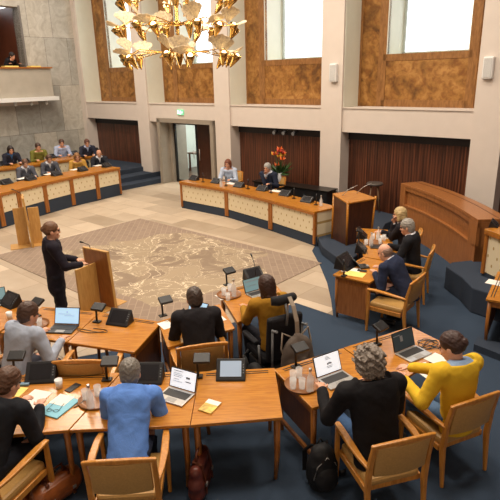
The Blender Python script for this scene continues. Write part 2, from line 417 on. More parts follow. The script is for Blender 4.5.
# ------------------------------------------------------------------ door bay
dj = MB()
wbox(dj, 4.78, 4.93, .12, -.9, 0, 2.32); wbox(dj, 7.45, 7.6, .12, -.5, 0, 2.32); wbox(dj, 4.78, 7.6, .12, -.5, 2.2, 2.34)
wbox(dj, 4.93, 5.06, -.3, -1.0, 0, 2.2)
wallobj(struct('trim_7', dj, FRAMEG))
d1 = MB(); wbox(d1, 5.06, 5.14, -.4, -.47, 0, 2.2); wbox(d1, 6.2, 6.28, -.4, -.47, 0, 2.2); wbox(d1, 5.06, 6.28, -.4, -.47, 2.1, 2.2); wbox(d1, 5.14, 6.2, -.4, -.47, 0, .1)
door = wallobj(struct('door_1', d1, BLACK))
g = MB(); wbox(g, 5.14, 6.2, -.43, -.44, .1, 2.1); g.build('pane', glassy('door pane', (236, 244, 244), 0, 1.05), door)
MB().tube([(6.12, .36, .95), (6.12, .36, 1.25)], .014).build('door_handle', SILV, door)
d2 = MB(); wbox(d2, 6.3, 7.45, -.41, -.47, 0, 2.2)
door2 = wallobj(struct('door_2', d2, wood('dark door', (44, 22, 14), (74, 40, 24), .35, (14, 14, 2))))
MB().tube([(6.4, .37, .9), (6.4, .37, 1.3)], .014).build('door_handle', SILV, door2)
# the lobby seen through the door
lb = MB(); wbox(lb, 3.0, 9.0, -4.9, -5.0, 0, 2.8); wbox(lb, 3.0, 3.1, -.6, -5, 0, 2.8); wbox(lb, 9.0, 9.1, -.6, -5, 0, 2.8)
wallobj(struct('wall_lobby', lb, plain('lobby wall', (206, 214, 206), .7, var=.1, scale=1.2)))
lf = MB(); wbox(lf, 2.0, 9.0, -.4, -5, -.01, .004); wallobj(struct('floor_lobby', lf, plain('lobby floor', (92, 66, 48), .3)))
tb = thing('lobby_table', 'dark wooden table standing in the lobby behind the glass door', 'table', W(4.3, -2.6), WANG)
MB().box((0, 0, .74), (1.3, .7, .04)).build('tabletop', PANELW, tb)
for sx in (-.58, .58):
    for sy in (-.28, .28): MB().box((sx, sy, .36), (.06, .06, .72)).build('leg', PANELW, tb)
# exit sign
ex = thing('exit_sign', 'small lit green exit sign with a running figure above the door', 'sign', W(5.98, .03, 2.56), WANG)
MB().box((0, 0, 0), (.30, .04, .17)).build('housing', plain('exit green', (120, 210, 160), .5, emit=.7, var=0), ex, .004)
wm = MB(); y = -.024
for c, d in (((-.09, y, 0), (.07, .006, .11)), ((.02, y, .045), (.03, .006, .03)), ((.02, y, 0), (.035, .006, .06)), ((.0, y, -.045), (.03, .006, .05)), ((.045, y, -.045), (.03, .006, .04)), ((.09, y, 0), (.06, .006, .02)), ((.115, y, 0), (.02, .006, .06))): wm.box(c, d)
wm.build('pictogram', plain('exit white', (235, 250, 240), .5, emit=1.2, var=0), ex)
# ------------------------------------------------------------------ stone wall with the gallery
def sbox(mb, t0, t1, s0, s1, z0, z1): return wbox(mb, s0, s1, t0, t1, z0, z1)
sw = MB()
sbox(sw, -.6, 2.2, -.5, -.05, 0, ZT); sbox(sw, 2.2, 9.5, -.5, -.05, 6.25, ZT); sbox(sw, 2.2, 9.5, -.5, -.05, 0, 3.0)
wo = struct('wall_left', sw, SLAB); wo.location = WO; wo.rotation_euler = (0, 0, WANG)
def onwall(o): return wallobj(o)
# gallery recess: dark timber back, grey side reveal, parapet
gb = MB(); sbox(gb, 2.0, 9.5, -2.6, -2.5, 3.0, 6.3); sbox(gb, 2.1, 2.2, -2.6, -.5, 3.0, 6.3)
onwall(struct('wall_gallery', gb, wood('gallery timber', (66, 30, 16), (104, 54, 30), .4, (14, 14, 1.5))))
gf = MB(); sbox(gf, 2.2, 9.5, -2.6, .5, 2.85, 3.0); onwall(struct('floor_gallery', gf, PLASTER))
gr = MB(); sbox(gr, 2.12, 2.2, -.5, -.04, 4.1, 6.3); onwall(struct('trim_8', gr, plain('grey jamb', (116, 112, 108), .6)))
gp = MB(); sbox(gp, 1.6, 9.5, .0, .62, 3.12, 4.12); onwall(struct('wall_parapet', gp, plain('pale grey parapet', (172, 164, 150), .6, var=.06, scale=3)))
gc = MB(); sbox(gc, 1.55, 9.5, -.35, .68, 4.12, 4.17); onwall(struct('trim_9', gc, DESKD))
gu = MB(); sbox(gu, 1.5, 9.5, .0, .8, 2.98, 3.12); onwall(struct('trim_10', gu, WHITEP))
for i, t in enumerate((1.9, 2.5, 3.1)):
    dl = thing('downlight', ['white downlight under the gallery, nearest the window wall', 'white downlight under the gallery, in the middle', 'white downlight under the gallery, farthest from the window wall'][i], 'lamp', W(.55, t, 2.98), WANG, 'downlights under the gallery')
    MB().lathe([(.05, 0), (.05, -.13), (.035, -.14)], n=14).build('can', WHITEP, dl)
    MB().lathe([(.03, -.138), (.03, -.143)], n=12).build('lens', plain('downlight lens', (255, 240, 210), .4, emit=2), dl)
wr_ = MB().box((9, 6.5, 4.5), (.3, 15, 9)); struct('wall_right', wr_, SLAT)
wn_ = MB().box((-2.5, -1.1, 4.5), (23, .2, 9)); struct('wall_near', wn_, PLASTER)
wn_ = MB().box((-14.1, 10, 4.5), (.2, 22, 9)); struct('wall_far_left', wn_, PLASTER)
ce = MB().prism([(-14, -1), (9, -1), (9, 14), (-6.3, 27.5), (-14, 21)], 9.0, 9.15); struct('ceiling', ce, PLASTER)
# raised carpeted platform under the lectern and the curved bench
pf = [at(332, 231.5), at(318, 237, .2), at(322, 246, .2), at(334, 255, .2), at(347, 262, .2), Vector((2.75, 10.9)), Vector((3.3, 12.3)), Vector((3.9, 12.9)), W(12.4, -.38), W(12.3, 1.7)]
pm = MB().prism([(p[0], p[1]) for p in pf], 0, .2); struct('floor_platform', pm, CARP2, .02)
# tier for the benches at the right edge
tr = [at(446, 266, .42), at(452, 262, .42), Vector((4.3, 9.0)), Vector((6.5, 9.6)), Vector((6.5, 6.2)), Vector((4.3, 6.6)), at(473, 288, .42), at(462, 277, .42)]
tm = MB().prism([(p[0], p[1]) for p in tr], 0, .42); struct('floor_tier', tm, CARP2, .02)
tv = MB().prism([(p.x, p.y) for p in (at(478, 336, .1), at(474, 344, .1), at(505, 356, .1), at(510, 346, .1))], 0, .1); struct('trim_11', tv, CARP2)
# steps and tiers under the left benches
ls = MB(); wbox(ls, 1.0, 4.75, 2.35, -.38, 0, .17); wbox(ls, .6, 4.3, 1.9, -.38, .17, .34); wbox(ls, .3, 3.7, 1.3, -.38, .34, .51)
wallobj(struct('floor_steps', ls, CARP2, .01))
lt = MB().prism([(0, -10), (3.95, -10), (3.95, -6.5), (3.75, -3.2), (3.3, -2.0), (0, -2.0)], 0, .32)
wallobj(struct('floor_left_tier', lt, CARP2))
# ------------------------------------------------------------------ furniture models
def mk_chair():
    t = thing('armchair', '', 'chair')
    s_ = MB(); q = []
    s_.box((0, 0, .425), (.50, .50, .085)); s_.build('seat', LEATH, t, .03)
    fr_ = MB()
    for y in (.235, -.225): fr_.box((0, y, .37), (.50, .028, .06))
    for x in (-.255, .255): fr_.box((x, 0, .37), (.028, .48, .06))
    fr_.build('seat_frame', CHAIRW, t, .006)
    for x in (-1, 1):
        MB().sweep([(x * .275, .265, 0), (x * .28, .255, .3), (x * .285, .25, .665)], [.032, .042, .036], [.032, .044, .036], up=(0, 1, 0)).build('leg', CHAIRW, t, .008)
        MB().sweep([(x * .265, -.33, 0), (x * .265, -.29, .40), (x * .265, -.31, .66), (x * .262, -.355, .875)], [.03, .044, .042, .036], [.03, .05, .046, .034], up=(0, 1, 0)).build('leg', CHAIRW, t, .008)
        MB().sweep([(x * .285, .275, .672), (x * .295, .16, .682), (x * .30, -.02, .676), (x * .29, -.2, .655), (x * .272, -.315, .64)], [.05, .064, .066, .05, .034], [.028, .03, .03, .03, .03]).build('armrest', CHAIRW, t, .009)
    rail = [(-.285, -.352, .875), (-.16, -.382, .90), (0, -.392, .908), (.16, -.382, .90), (.285, -.352, .875)]
    MB().sweep(rail, .032, [.036, .044, .046, .044, .036]).build('top_rail', CHAIRW, t, .01)
    b = MB(); K = 6; lo = []; hi = []
    for i in range(K + 1):
        u = -1 + 2 * i / K; x = .235 * u; c = .03 * (1 - u * u)
        for (z, y0) in ((.56, -.305), (.72, -.325), (.88, -.357)):
            lo.append((x, y0 - c + .022, z)); hi.append((x, y0 - c - .022, z))
    vs = lo + hi; nL = len(lo); fs = []
    for i in range(K):
        for j in range(2):
            a = i * 3 + j; fs += [(a, a + 3, a + 4, a + 1), (nL + a, nL + a + 1, nL + a + 4, nL + a + 3)]
        a = i * 3; fs += [(a, nL + a, nL + a + 3, a + 3), (a + 2, a + 5, nL + a + 5, nL + a + 2)]
    for i in (0, K):
        a = i * 3
        for j in range(2): fs.append((a + j, a + j + 1, nL + a + j + 1, nL + a + j))
    b.add(vs, fs, True); b.build('backrest', LEATH, t, .008)
    return t
chair = Proto(mk_chair)

def table(label, quad, h=.73, panel=None, group='council desks in the front rows', slot=True, legs=True, pm=None):
    """wedge-shaped desk; quad = front-left, front-right, back-right, back-left as the sitter sees it"""
    q = [Vector((p[0], p[1])) for p in quad]; c = sum(q, Vector((0, 0))) / 4
    t = thing('council_desk', label, 'desk', (c.x, c.y, 0), 0, group)
    L = [p - c for p in q]
    MB().prism([tuple(p) for p in L], h - .032, h).build('tabletop', DESK, t, .004)
    a = inset(L, .035); b = inset(L, .055); ap = MB()
    for i in range(4):
        j = (i + 1) % 4
        if i == 0: continue
        ap.hull8([(a[i].x, a[i].y, h - .12), (a[j].x, a[j].y, h - .12), (b[j].x, b[j].y, h - .12), (b[i].x, b[i].y, h - .12)], [(a[i].x, a[i].y, h - .032), (a[j].x, a[j].y, h - .032), (b[j].x, b[j].y, h - .032), (b[i].x, b[i].y, h - .032)])
    ap.build('apron', DESKD, t)
    if legs:
        for p in inset(L, .05):
            d = (Vector((0, 0)) - p).normalized()
            MB().tube([(p.x, p.y, h - .034), (p.x, p.y, .3), (p.x + d.x * .02, p.y + d.y * .02, 0)], [.032, .027, .018], n=4).build('leg', DESKD, t)
    if slot:
        bl, br_ = L[3], L[2]; fd = ((L[0] - L[3]) + (L[1] - L[2])) / 2; fd.normalize(); e = (br_ - bl).normalized(); ln = (br_ - bl).length
        sl_ = MB()
        for o in (.05, .085):
            p = bl + fd * o + e * (ln * .5); sl_.box((p.x, p.y, h + .0015), (ln * .82, .012, .003), math.atan2(e.y, e.x))
        sl_.build('cable_slot', DARKM, t)
    for k in (panel or []):
        full = k >= 0; k = abs(k) - (0 if full else 1)
        i, j = k, (k + 1) % 4; p0 = inset(L, .05)[i]; p1 = inset(L, .05)[j]; e = p1 - p0; ln = e.length; mid = (p0 + p1) / 2; an = math.atan2(e.y, e.x)
        MB().box((mid.x, mid.y, .37 if full else .47), (ln - .02, .025, .56 if full else .34), an).build('side_panel', pm or PANELW, t)
        if not full: MB().box((mid.x, mid.y, .14), (ln - .02, .03, .04), an).build('stretcher', DESKD, t)
    return t

def mk_laptop(body, scr, tilt=20, w=.33, d=.23, lines=None):
    t = thing('laptop', '', 'laptop')
    MB().box((0, 0, .009), (w, d, .016)).build('base', body, t, .004)
    kb = MB().box((0, .028, .0178), (w * .86, d * .47, .002)).build('keyboard', plain('black keys', (40, 38, 38), .6, var=.5, scale=260), t)
    MB().box((0, -.072, .0178), (w * .34, d * .26, .0015)).build('touchpad', plain('pad', (150, 148, 145), .4), t)
    M = Matrix.Rotation(-math.radians(tilt), 4, 'X'); o = Vector((0, d / 2, .018)); sh = w * .64
    MB().box(M @ Vector((0, .004, sh / 2)) + o, (w, .008, sh), mat=M).build('lid', body if body != SILV else DARKM, t, .003)
    sc_ = MB().box(M @ Vector((0, -.001, sh / 2)) + o, (w * .93, .003, sh * .90), mat=M).build('screen', scr, t)
    if lines:
        lm = MB()
        for (lx, lz, lw, lh) in lines: lm.box(M @ Vector((lx * w, -.0032, lz * sh)) + o, (lw * w, .002, lh * sh), mat=M)
        lm.build('screen_text', plain('screen text', (138, 142, 150), .6), sc_)
    return t
def screen(name, c, e=.75): return plain(name, c, .25, emit=e, var=.02, scale=5)
SCRW = screen('white page screen', (226, 230, 236)); SCRB = screen('blue page screen', (168, 204, 232)); SCRT = screen('teal page screen', (110, 140, 146), .5); SCRD = screen('dark menu screen', (52, 62, 66), .3)
TXT = [(-.2, .86, .35, .03), (-.22, .74, .3, .02), (-.2, .66, .36, .02), (-.22, .58, .3, .02), (.18, .62, .14, .1), (.2, .42, .2, .05), (-.25, .45, .2, .02), (-.2, .34, .36, .02)]
TXT2 = [(.0, .84, .10, .025), (.02, .78, .16, .02), (.04, .72, .2, .02), (0, .5, .05, .09), (.06, .52, .05, .1), (.12, .5, .05, .09), (.05, .38, .22, .02), (.05, .32, .18, .02)]

def mk_console(scr=None, w=.24, d=.15, h=.11):
    t = thing('desk_console', '', 'console')
    b = MB().hull8([(-w / 2, -d / 2, 0), (w / 2, -d / 2, 0), (w / 2, d / 2, 0), (-w / 2, d / 2, 0)], [(-w / 2, -d / 2 + .01, .02), (w / 2, -d / 2 + .01, .02), (w / 2, d / 2 - .03, h), (-w / 2, d / 2 - .03, h)])
    b.build('housing', BLACK, t, .006)
    sl_ = Vector((0, d - .04, h - .02)); an = math.atan2(sl_.z, sl_.y); M = Matrix.Rotation(an, 4, 'X'); mid = Vector((0, -.01, .02 + (h - .02) / 2)); nn = Vector((0, -math.sin(an), math.cos(an)))
    MB().box(mid + nn * .002, (w * .72, sl_.length * .74, .004), mat=M).build('display', scr or plain('dark display', (34, 34, 38), .22), t)
    kb = MB()
    for k in range(4): kb.box(mid + M @ Vector((w * .43, (k - 1.5) * .028, .003)), (.012, .012, .006), mat=M)
    kb.build('buttons', GREYP, t)
    return t
def mk_bigconsole(scr=None): return mk_console(scr, .30, .2, .17)
def mk_lamp():
    t = thing('microphone_stand', '', 'microphone unit')
    MB().box((0, 0, .008), (.10, .07, .016)).build('base', DARKM, t, .004)
    MB().tube([(0, 0, .01), (0, .01, .14), (0, .012, .21)], .013, n=8).build('post', BLACK, t)
    MB().box((.05, .0, .215), (.17, .12, .038), mat=Matrix.Rotation(.45, 4, 'X')).build('head', BLACK, t, .008)
    return t
def mk_goose(L=.34):
    t = thing('gooseneck_microphone', '', 'microphone')
    MB().lathe([(.03, 0), (.03, .015), (.012, .02)], n=12).build('base', BLACK, t)
    MB().tube([(0, 0, .015), (0, -.01, .15), (0, -.06, .26), (0, -.15, L)], .0055, n=6).build('neck', BLACK, t)
    MB().tube([(0, -.15, L), (0, -.2, L + .03)], [.011, .013], n=8).build('capsule', BLACK, t)
    return t
def mk_tray():
    t = thing('serving_tray', '', 'tray')
    MB().lathe([(.14, .004), (.16, .006), (.172, .02), (.176, .02), (.165, 0), (.0, 0)][::-1], n=28).build('dish', plain('brown tray', (136, 88, 48), .3), t)
    return t
def mk_bottle():
    t = thing('water_bottle', '', 'bottle')
    MB().lathe([(.034, 0), (.037, .01), (.037, .12), (.03, .15), (.014, .19), (.013, .225)], n=18).build('glass_body', GLASS, t)
    MB().lathe([(.032, .008), (.033, .012), (.033, .11), (.03, .112)], n=16).build('water', WATER, t)
    MB().lathe([(.0155, .222), (.0155, .25), (.012, .252)], n=14).build('cap', SILV, t)
    return t
def mk_tumbler():
    t = thing('drinking_glass', '', 'glass')
    MB().lathe([(.001, .006), (.028, .006), (.033, .105), (.035, .105), (.031, 0), (.0, 0)], n=18).build('tumbler_wall', GLASS, t)
    return t
def mk_cup():
    t = thing('cup', '', 'cup')
    MB().lathe([(.0, .008), (.026, .008), (.036, .098), (.039, .098), (.029, 0), (.0, 0)], n=20).build('cup_wall', WHITEP, t)
    return t
def mk_post():
    t = thing('microphone_stand', '', 'microphone unit')
    MB().box((0, 0, .008), (.09, .07, .016)).build('base', DARKM, t, .004); MB().tube([(0, 0, .01), (0, .01, .2), (0, .012, .26)], [.013, .012, .016], n=8).build('post', BLACK, t)
    return t
mpost = Proto(mk_post); lamp = Proto(mk_lamp); console = Proto(mk_console); bigconsole = Proto(mk_bigconsole); goose = Proto(mk_goose)
tray = Proto(mk_tray); bottle = Proto(mk_bottle); tumbler = Proto(mk_tumbler); cup = Proto(mk_cup)
def sheet(label, x, y, z, w, d, rz, mat=PAPER, name='paper_sheet', cat='paper', th=.002):
    o = MB().box((0, 0, th / 2), (w, d, th)).build(name, mat); o.location = (x, y, z); o.rotation_euler.z = rz; return tag(o, label, cat)
# ------------------------------------------------------------------ people: smooth fields turned into one continuous surface
def nets(F, o, h):
    ins = F < 0; nx, ny, nz = F.shape
    cnt = np.zeros((nx - 1, ny - 1, nz - 1), np.int8)
    CR = [(a, b, c) for a in (0, 1) for b in (0, 1) for c in (0, 1)]
    for a, b, c in CR: cnt += ins[a:nx - 1 + a, b:ny - 1 + b, c:nz - 1 + c]
    act = (cnt > 0) & (cnt < 8); ids = np.argwhere(act); idx = np.full(act.shape, -1, np.int64); idx[act] = np.arange(len(ids))
    acc = np.zeros((len(ids), 3)); num = np.zeros(len(ids)); i, j, k = ids.T
    for c0 in CR:
        for ax in range(3):
            if c0[ax]: continue
            c1 = list(c0); c1[ax] = 1
            f0 = F[i + c0[0], j + c0[1], k + c0[2]]; f1 = F[i + c1[0], j + c1[1], k + c1[2]]
            m_ = (f0 < 0) != (f1 < 0); tt = np.zeros(len(ids)); tt[m_] = f0[m_] / (f0[m_] - f1[m_])
            p = np.array(c0, float)[None, :].repeat(len(ids), 0); p[:, ax] += tt; acc[m_] += p[m_]; num[m_] += 1
    v = (ids + acc / np.maximum(num, 1)[:, None]) * h + np.array(o)
    Q = []
    for ax in range(3):
        sl0 = [slice(1, -1)] * 3; sl0[ax] = slice(0, -1); sl1 = list(sl0); sl1[ax] = slice(1, None)
        a = ins[tuple(sl0)]; b = ins[tuple(sl1)]; e = np.argwhere(a != b)
        if not len(e): continue
        fl_ = a[a != b]
        off = [1, 1, 1]; off[ax] = 0; e = e + np.array(off); u, w_ = [q for q in range(3) if q != ax]
        def cell(du, dw):
            g = e.copy(); g[:, u] += du; g[:, w_] += dw; return idx[g[:, 0], g[:, 1], g[:, 2]]
        q = np.stack([cell(-1, -1), cell(0, -1), cell(0, 0), cell(-1, 0)], 1)
        flip = fl_ if ax != 1 else ~fl_
        q[~flip] = q[~flip][:, ::-1]; Q.append(q)
    return v, np.concatenate(Q)
class SDF:
    def __init__(s, lo, hi, h):
        s.o = np.array(lo, float); s.h = h; s.n = np.ceil((np.array(hi) - s.o) / h).astype(int) + 1; s.F = np.full(s.n, 9.0, np.float32)
    def sub(s, lo, hi):
        a = np.clip(np.floor((np.array(lo) - s.o) / s.h).astype(int), 0, s.n); b = np.clip(np.ceil((np.array(hi) - s.o) / s.h).astype(int) + 1, 0, s.n)
        if (b <= a).any(): return None, None
        g = [s.o[i] + s.h * np.arange(a[i], b[i]) for i in range(3)]
        X = np.meshgrid(*g, indexing='ij'); return tuple(slice(a[i], b[i]) for i in range(3)), np.stack(X, -1)
    def uni(s, sl_, d, k):
        f = s.F[sl_]; hh = np.clip(.5 + .5 * (f - d) / k, 0, 1); s.F[sl_] = f * (1 - hh) + d * hh - k * hh * (1 - hh)
    def cone(s, a, b, ra, rb, k=.02, flat=None):
        a = np.array(a, float); b = np.array(b, float); mr = max(ra, rb); fac = 1.0
        if flat: fac = max(1, flat[1])
        m_ = mr * fac + k + 2 * s.h
        sl_, X = s.sub(np.minimum(a, b) - m_, np.maximum(a, b) + m_)
        if sl_ is None: return
        ab = b - a; t = np.clip(((X - a) @ ab) / max(ab @ ab, 1e-9), 0, 1); q = X - (a + t[..., None] * ab)
        if flat:
            v = np.array(flat[0], float); v /= np.linalg.norm(v); c = q @ v; q = q + v * (c * (1 / flat[1] - 1))[..., None]
        s.uni(sl_, np.linalg.norm(q, axis=-1) - (ra + t * (rb - ra)), k)
    def ell(s, c, r, k=.02, M=None, sub=False):
        c = np.array(c, float); r = np.array(r, float); m_ = r.max() + k + 2 * s.h
        sl_, X = s.sub(c - m_, c + m_)
        if sl_ is None: return
        q = X - c
        if M is not None: q = q @ np.array(M)
        k0 = np.linalg.norm(q / r, axis=-1); k1 = np.linalg.norm(q / (r * r), axis=-1); d = k0 * (k0 - 1) / np.maximum(k1, 1e-6)
        if sub:
            f = s.F[sl_]; s.F[sl_] = np.maximum(f, -d)
        else: s.uni(sl_, d, k)
    def plane(s, c, n_, lo=None, hi=None):
        """keeps the side against n"""
        n_ = np.array(n_, float); n_ /= np.linalg.norm(n_)
        sl_, X = s.sub(s.o if lo is None else lo, s.o + s.n * s.h if hi is None else hi)
        if sl_ is None: return
        s.F[sl_] = np.maximum(s.F[sl_], (X - np.array(c)) @ n_)
    def noise(s, amp, fr, seed=0):
        g = [s.o[i] + s.h * np.arange(s.n[i]) for i in range(3)]; X, Y, Z = np.meshgrid(*g, indexing='ij')
        w_ = np.sin(X * fr + 2 * np.sin(Y * fr * .7 + seed) + seed) * np.sin(Y * fr * 1.1 + 1.7 * np.sin(Z * fr * .8) + 2 * seed) + np.sin(Z * fr * 1.2 + 2.2 * np.sin(X * fr * .6 + 1))
        s.F += (amp * w_ * .5).astype(np.float32)
    def build(s, name, mat, parent=None):
        s.F[0] = s.F[-1] = 1; s.F[:, 0] = s.F[:, -1] = 1; s.F[:, :, 0] = s.F[:, :, -1] = 1
        v, q = nets(s.F, s.o, s.h)
        me = bpy.data.meshes.new(name); me.vertices.add(len(v)); me.vertices.foreach_set('co', v.astype(np.float32).ravel())
        me.loops.add(q.size); me.polygons.add(len(q)); me.loops.foreach_set('vertex_index', q.astype(np.int32).ravel())
        me.polygons.foreach_set('loop_start', np.arange(0, q.size, 4, dtype=np.int32)); me.polygons.foreach_set('loop_total', np.full(len(q), 4, np.int32))
        me.polygons.foreach_set('use_smooth', np.ones(len(q), bool)); me.update(calc_edges=True); me.validate()
        me.materials.append(mat); o = bpy.data.objects.new(name, me); COL.objects.link(o)
        if parent is not None: o.parent = parent
        return o
def ik(S, T, l1, l2, pole):
    S = Vector(S); T = Vector(T); d = T - S; L = min(d.length, (l1 + l2) * .985); d.normalize(); T = S + d * L
    a = (l1 * l1 - l2 * l2 + L * L) / (2 * L); hgt = math.sqrt(max(l1 * l1 - a * a, 0)); p = Vector(pole); p = (p - d * p.dot(d)).normalized()
    return S + d * a + p * hgt, T
def person(label, loc, rz, top, hair, legs=(36, 38, 46), shirt=None, skin=None, sit=True, lean=14, head=(12, 0, 0), hands=((-.17, .47, .78), (.17, .47, .78)), hair_style='short', width=1.0, h=.009, seat=.45, kind='jacket', scale=1.0, group=None, shoes=(24, 22, 22), crop_legs=False, elbow=(.38, -.35, -.9), knee=.10, foot=.38, thigh=.42, origin_z=0.0):
    """one figure; local +y is the way it faces, origin on the floor under the pelvis"""
    skin = skin or SKIN
    V = lambda *a: np.array(a, float)
    la = math.radians(lean)
    u = V(0, math.sin(la), math.cos(la)); fwd = V(0, math.cos(la), -math.sin(la))
    Pz = seat + .10 if sit else .92
    Pv = V(0, 0, Pz); T1 = Pv + u * .18; C = Pv + u * .36; Nk = Pv + u * .50
    if sit: C = C + V(0, .015, 0); Nk = Nk + V(0, .045, -.01)
    hp, hy, ht = [math.radians(a) for a in head]
    HM = Matrix.Rotation(hy, 3, 'Z') @ Matrix.Rotation(-hp, 3, 'X') @ Matrix.Rotation(ht, 3, 'Y')
    Hm = np.array(HM)
    Hc = Nk + u * .042 + Hm @ V(0, .025, .095)
    hw = lambda x, y, z: Hc + Hm @ V(x, y, z)
    sw_ = .192 * width
    Sh = [Nk + V(s_ * sw_, -.005, -.05) for s_ in (-1, 1)]
    E_, Wr = [], []
    for i, s_ in enumerate((-1, 1)):
        e, w_ = ik(Sh[i], hands[i], .30, .265, (s_ * elbow[0], elbow[1], elbow[2])); E_.append(np.array(e)); Wr.append(np.array(w_))
    Hp = [Pv + V(s_ * .09, 0, -.01) for s_ in (-1, 1)]
    if sit:
        Kn = [V(s_ * (knee + .02), thigh, seat + .055) for s_ in (-1, 1)]; An = [V(s_ * (knee + .01), foot, .09) for s_ in (-1, 1)]
    else:
        Kn = [V(s_ * .085, .02, .49) for s_ in (-1, 1)]; An = [V(s_ * .075, -.02, .085) for s_ in (-1, 1)]
    allp = np.array([Pv, Nk, hw(0, 0, .2), hw(0, 0, -.1)] + Kn + An + E_ + Wr + Hp)
    lo = allp.min(0) - .27; hi = allp.max(0) + .27; lo[2] = max(-.02, lo[2]) if sit or True else lo[2]
    # ---------- body
    B = SDF(lo, hi, h)
    B.ell(hw(0, -.012, .03), (.076, .096, .092), .02, Hm); B.ell(hw(0, .022, -.045), (.056, .066, .076), .03, Hm); B.ell(hw(0, .062, -.095), (.026, .024, .024), .025, Hm)
    B.cone(hw(0, .086, .012), hw(0, .103, -.028), .008, .0115, .010); B.ell(hw(0, .092, -.068), (.022, .010, .006), .008, Hm); B.ell(hw(0, .090, -.078), (.019, .010, .006), .008, Hm)
    B.ell(hw(0, .082, .032), (.052, .012, .008), .012, Hm)
    for s_ in (-1, 1):
        B.ell(hw(s_ * .078, -.008, -.015), (.011, .022, .034), .008, Hm); B.ell(hw(s_ * .04, .068, -.03), (.022, .016, .018), .02, Hm); B.ell(hw(s_ * .03, .100, .010), (.014, .012, .010), .005, Hm, sub=True)
    B.cone(Nk - u * .03, hw(0, -.02, -.05), .056, .050, .03)
    B.cone(Pv, C, .090, .115, .03, flat=(fwd, .75)); B.cone(C, Nk - u * .06, .12, .07, .04, flat=(fwd, .75)); B.cone(Sh[0], Sh[1], .052, .052, .04)
    for i, s_ in enumerate((-1, 1)):
        B.cone(Sh[i], E_[i], .046, .036, .025); B.cone(E_[i], Wr[i], .037, .025, .015)
        B.cone(Hp[i] * V(min(1, width) * .9, 1, 1) + V(0, .03 if sit else 0, 0), Kn[i], .062, .050, .02); B.cone(Kn[i], An[i], .05, .034, .02); B.cone(An[i] + V(0, -.02, -.045), An[i] + V(s_ * .015, .15, -.055), .034, .026, .02)
        # hand: palm, four unequal fingers with a knuckle bend, thumb
        d = Wr[i] - E_[i]; d /= np.linalg.norm(d)
        dz = d.copy(); dz[2] = max(-.35, min(.35, dz[2] * .5)); dz /= np.linalg.norm(dz); d = dz
        sd = np.cross(d, V(0, 0, 1)); sd /= np.linalg.norm(sd); up = np.cross(sd, d)
        fr_ = max(.0088, h * .95); Pm = Wr[i] + d * .075
        B.cone(Wr[i], Pm - d * .01, .024, .030, .015, flat=(up, .5))
        for q, (off, ln) in enumerate(((-.030, .066), (-.010, .078), (.010, .074), (.030, .056))):
            off *= -s_; k0 = Pm + sd * off - d * .008; k1 = k0 + (d * .85 - up * .25 + sd * off * 2.2) * ln * .55; k2 = k1 + (d * .62 - up * .72) * ln * .5
            B.cone(k0, k1, fr_, fr_ * .95, .006); B.cone(k1, k2, fr_ * .95, fr_ * .8, .004)
        t0 = Wr[i] + d * .03 - sd * s_ * .022; t1 = t0 + (d * .6 - sd * s_ * .75 - up * .15) * .042; t2 = t1 + (d * .9 - sd * s_ * .2 - up * .2) * .032
        B.cone(t0, t1, fr_ * 1.25, fr_ * 1.05, .012); B.cone(t1, t2, fr_ * 1.05, fr_ * .85, .006)
    def clip_seat(G):
        z0 = (seat + .018) / scale
        sl_, X = G.sub(V(-.28, -.5, -.05) + V(0, 0, seat - .35), V(.28, .235, seat + .2))
        if sl_ is not None: G.F[sl_] = np.where(X[..., 2] < z0, np.maximum(G.F[sl_], np.minimum(z0 - X[..., 2], .02)), G.F[sl_])
    if sit: clip_seat(B)
    root = B.build('person', skin)
    # ---------- eyes
    for s_ in (-1, 1):
        MB().ball(hw(s_ * .031, .081, .010), .0115, 10).build('eye', plain('eye', (60, 48, 42), .2), root)
    # ---------- trousers and shoes
    hg = max(h, .010)
    L_ = SDF(lo, hi, hg)
    L_.cone(Pv, Pv + u * .10, .145 * width - .006, .130 * width - .006, .04, flat=(fwd, .72))
    for i in (0, 1):
        L_.cone(Hp[i] * V(min(1, width), 1, 1) + V(0, .02 if sit else 0, 0), Kn[i], .090 * min(1, width), .074, .03); L_.cone(Kn[i], An[i] + V(0, 0, -.01), .072, .052, .02)
    L_.plane(Pv + u * .14, u, None, None); L_.noise(.004, 55, 2)
    if sit: clip_seat(L_)
    L_.build('trousers', fabric('trousers %s' % (legs,), legs), root)
    for i, s_ in enumerate((-1, 1)):
        S_ = SDF(An[i] - .14, An[i] + V(.14, .26, .06), hg)
        S_.cone(An[i] + V(0, -.02, -.045), An[i] + V(s_ * .015, .165, -.055), .044, .036, .03); S_.plane(An[i] + V(0, 0, .01), V(0, 0, 1)); S_.build('shoe', plain('shoe %s' % (shoes,), shoes, .35), root)
    # ---------- top
    fat = 1.0
    def torso(G, g, sleeves=True, hem=-.06):
        G.cone(Pv + u * hem, C - u * .06, (.165 + g) * width, (.155 + g) * width, .05, flat=(fwd, .70 / max(1, width))); G.cone(C - u * .06, C + u * .06, (.158 + g) * width, (.168 + g) * width, .05, flat=(fwd, .72 / max(1, width)))
        G.cone(C + u * .04, Nk - u * .07, (.150 + g) * width, .090 + g, .06, flat=(fwd, .74 / max(1, width))); G.cone(Sh[0], Sh[1], .056 + g, .056 + g, .06)
        G.cone(Nk - u * .06, Nk - u * .005, .075 + g, .060 + g * .6, .03)
        for i, s_ in enumerate((-1, 1)):
            G.ell(C + V(s_ * .075 * width, -.02, .05), (.075, .07, .10), .04)
            if sleeves:
                G.cone(Sh[i], E_[i], .068 + g, .054 + g, .04); G.cone(E_[i], Wr[i] - (Wr[i] - E_[i]) * .05, .052 + g, .038 + g, .02)
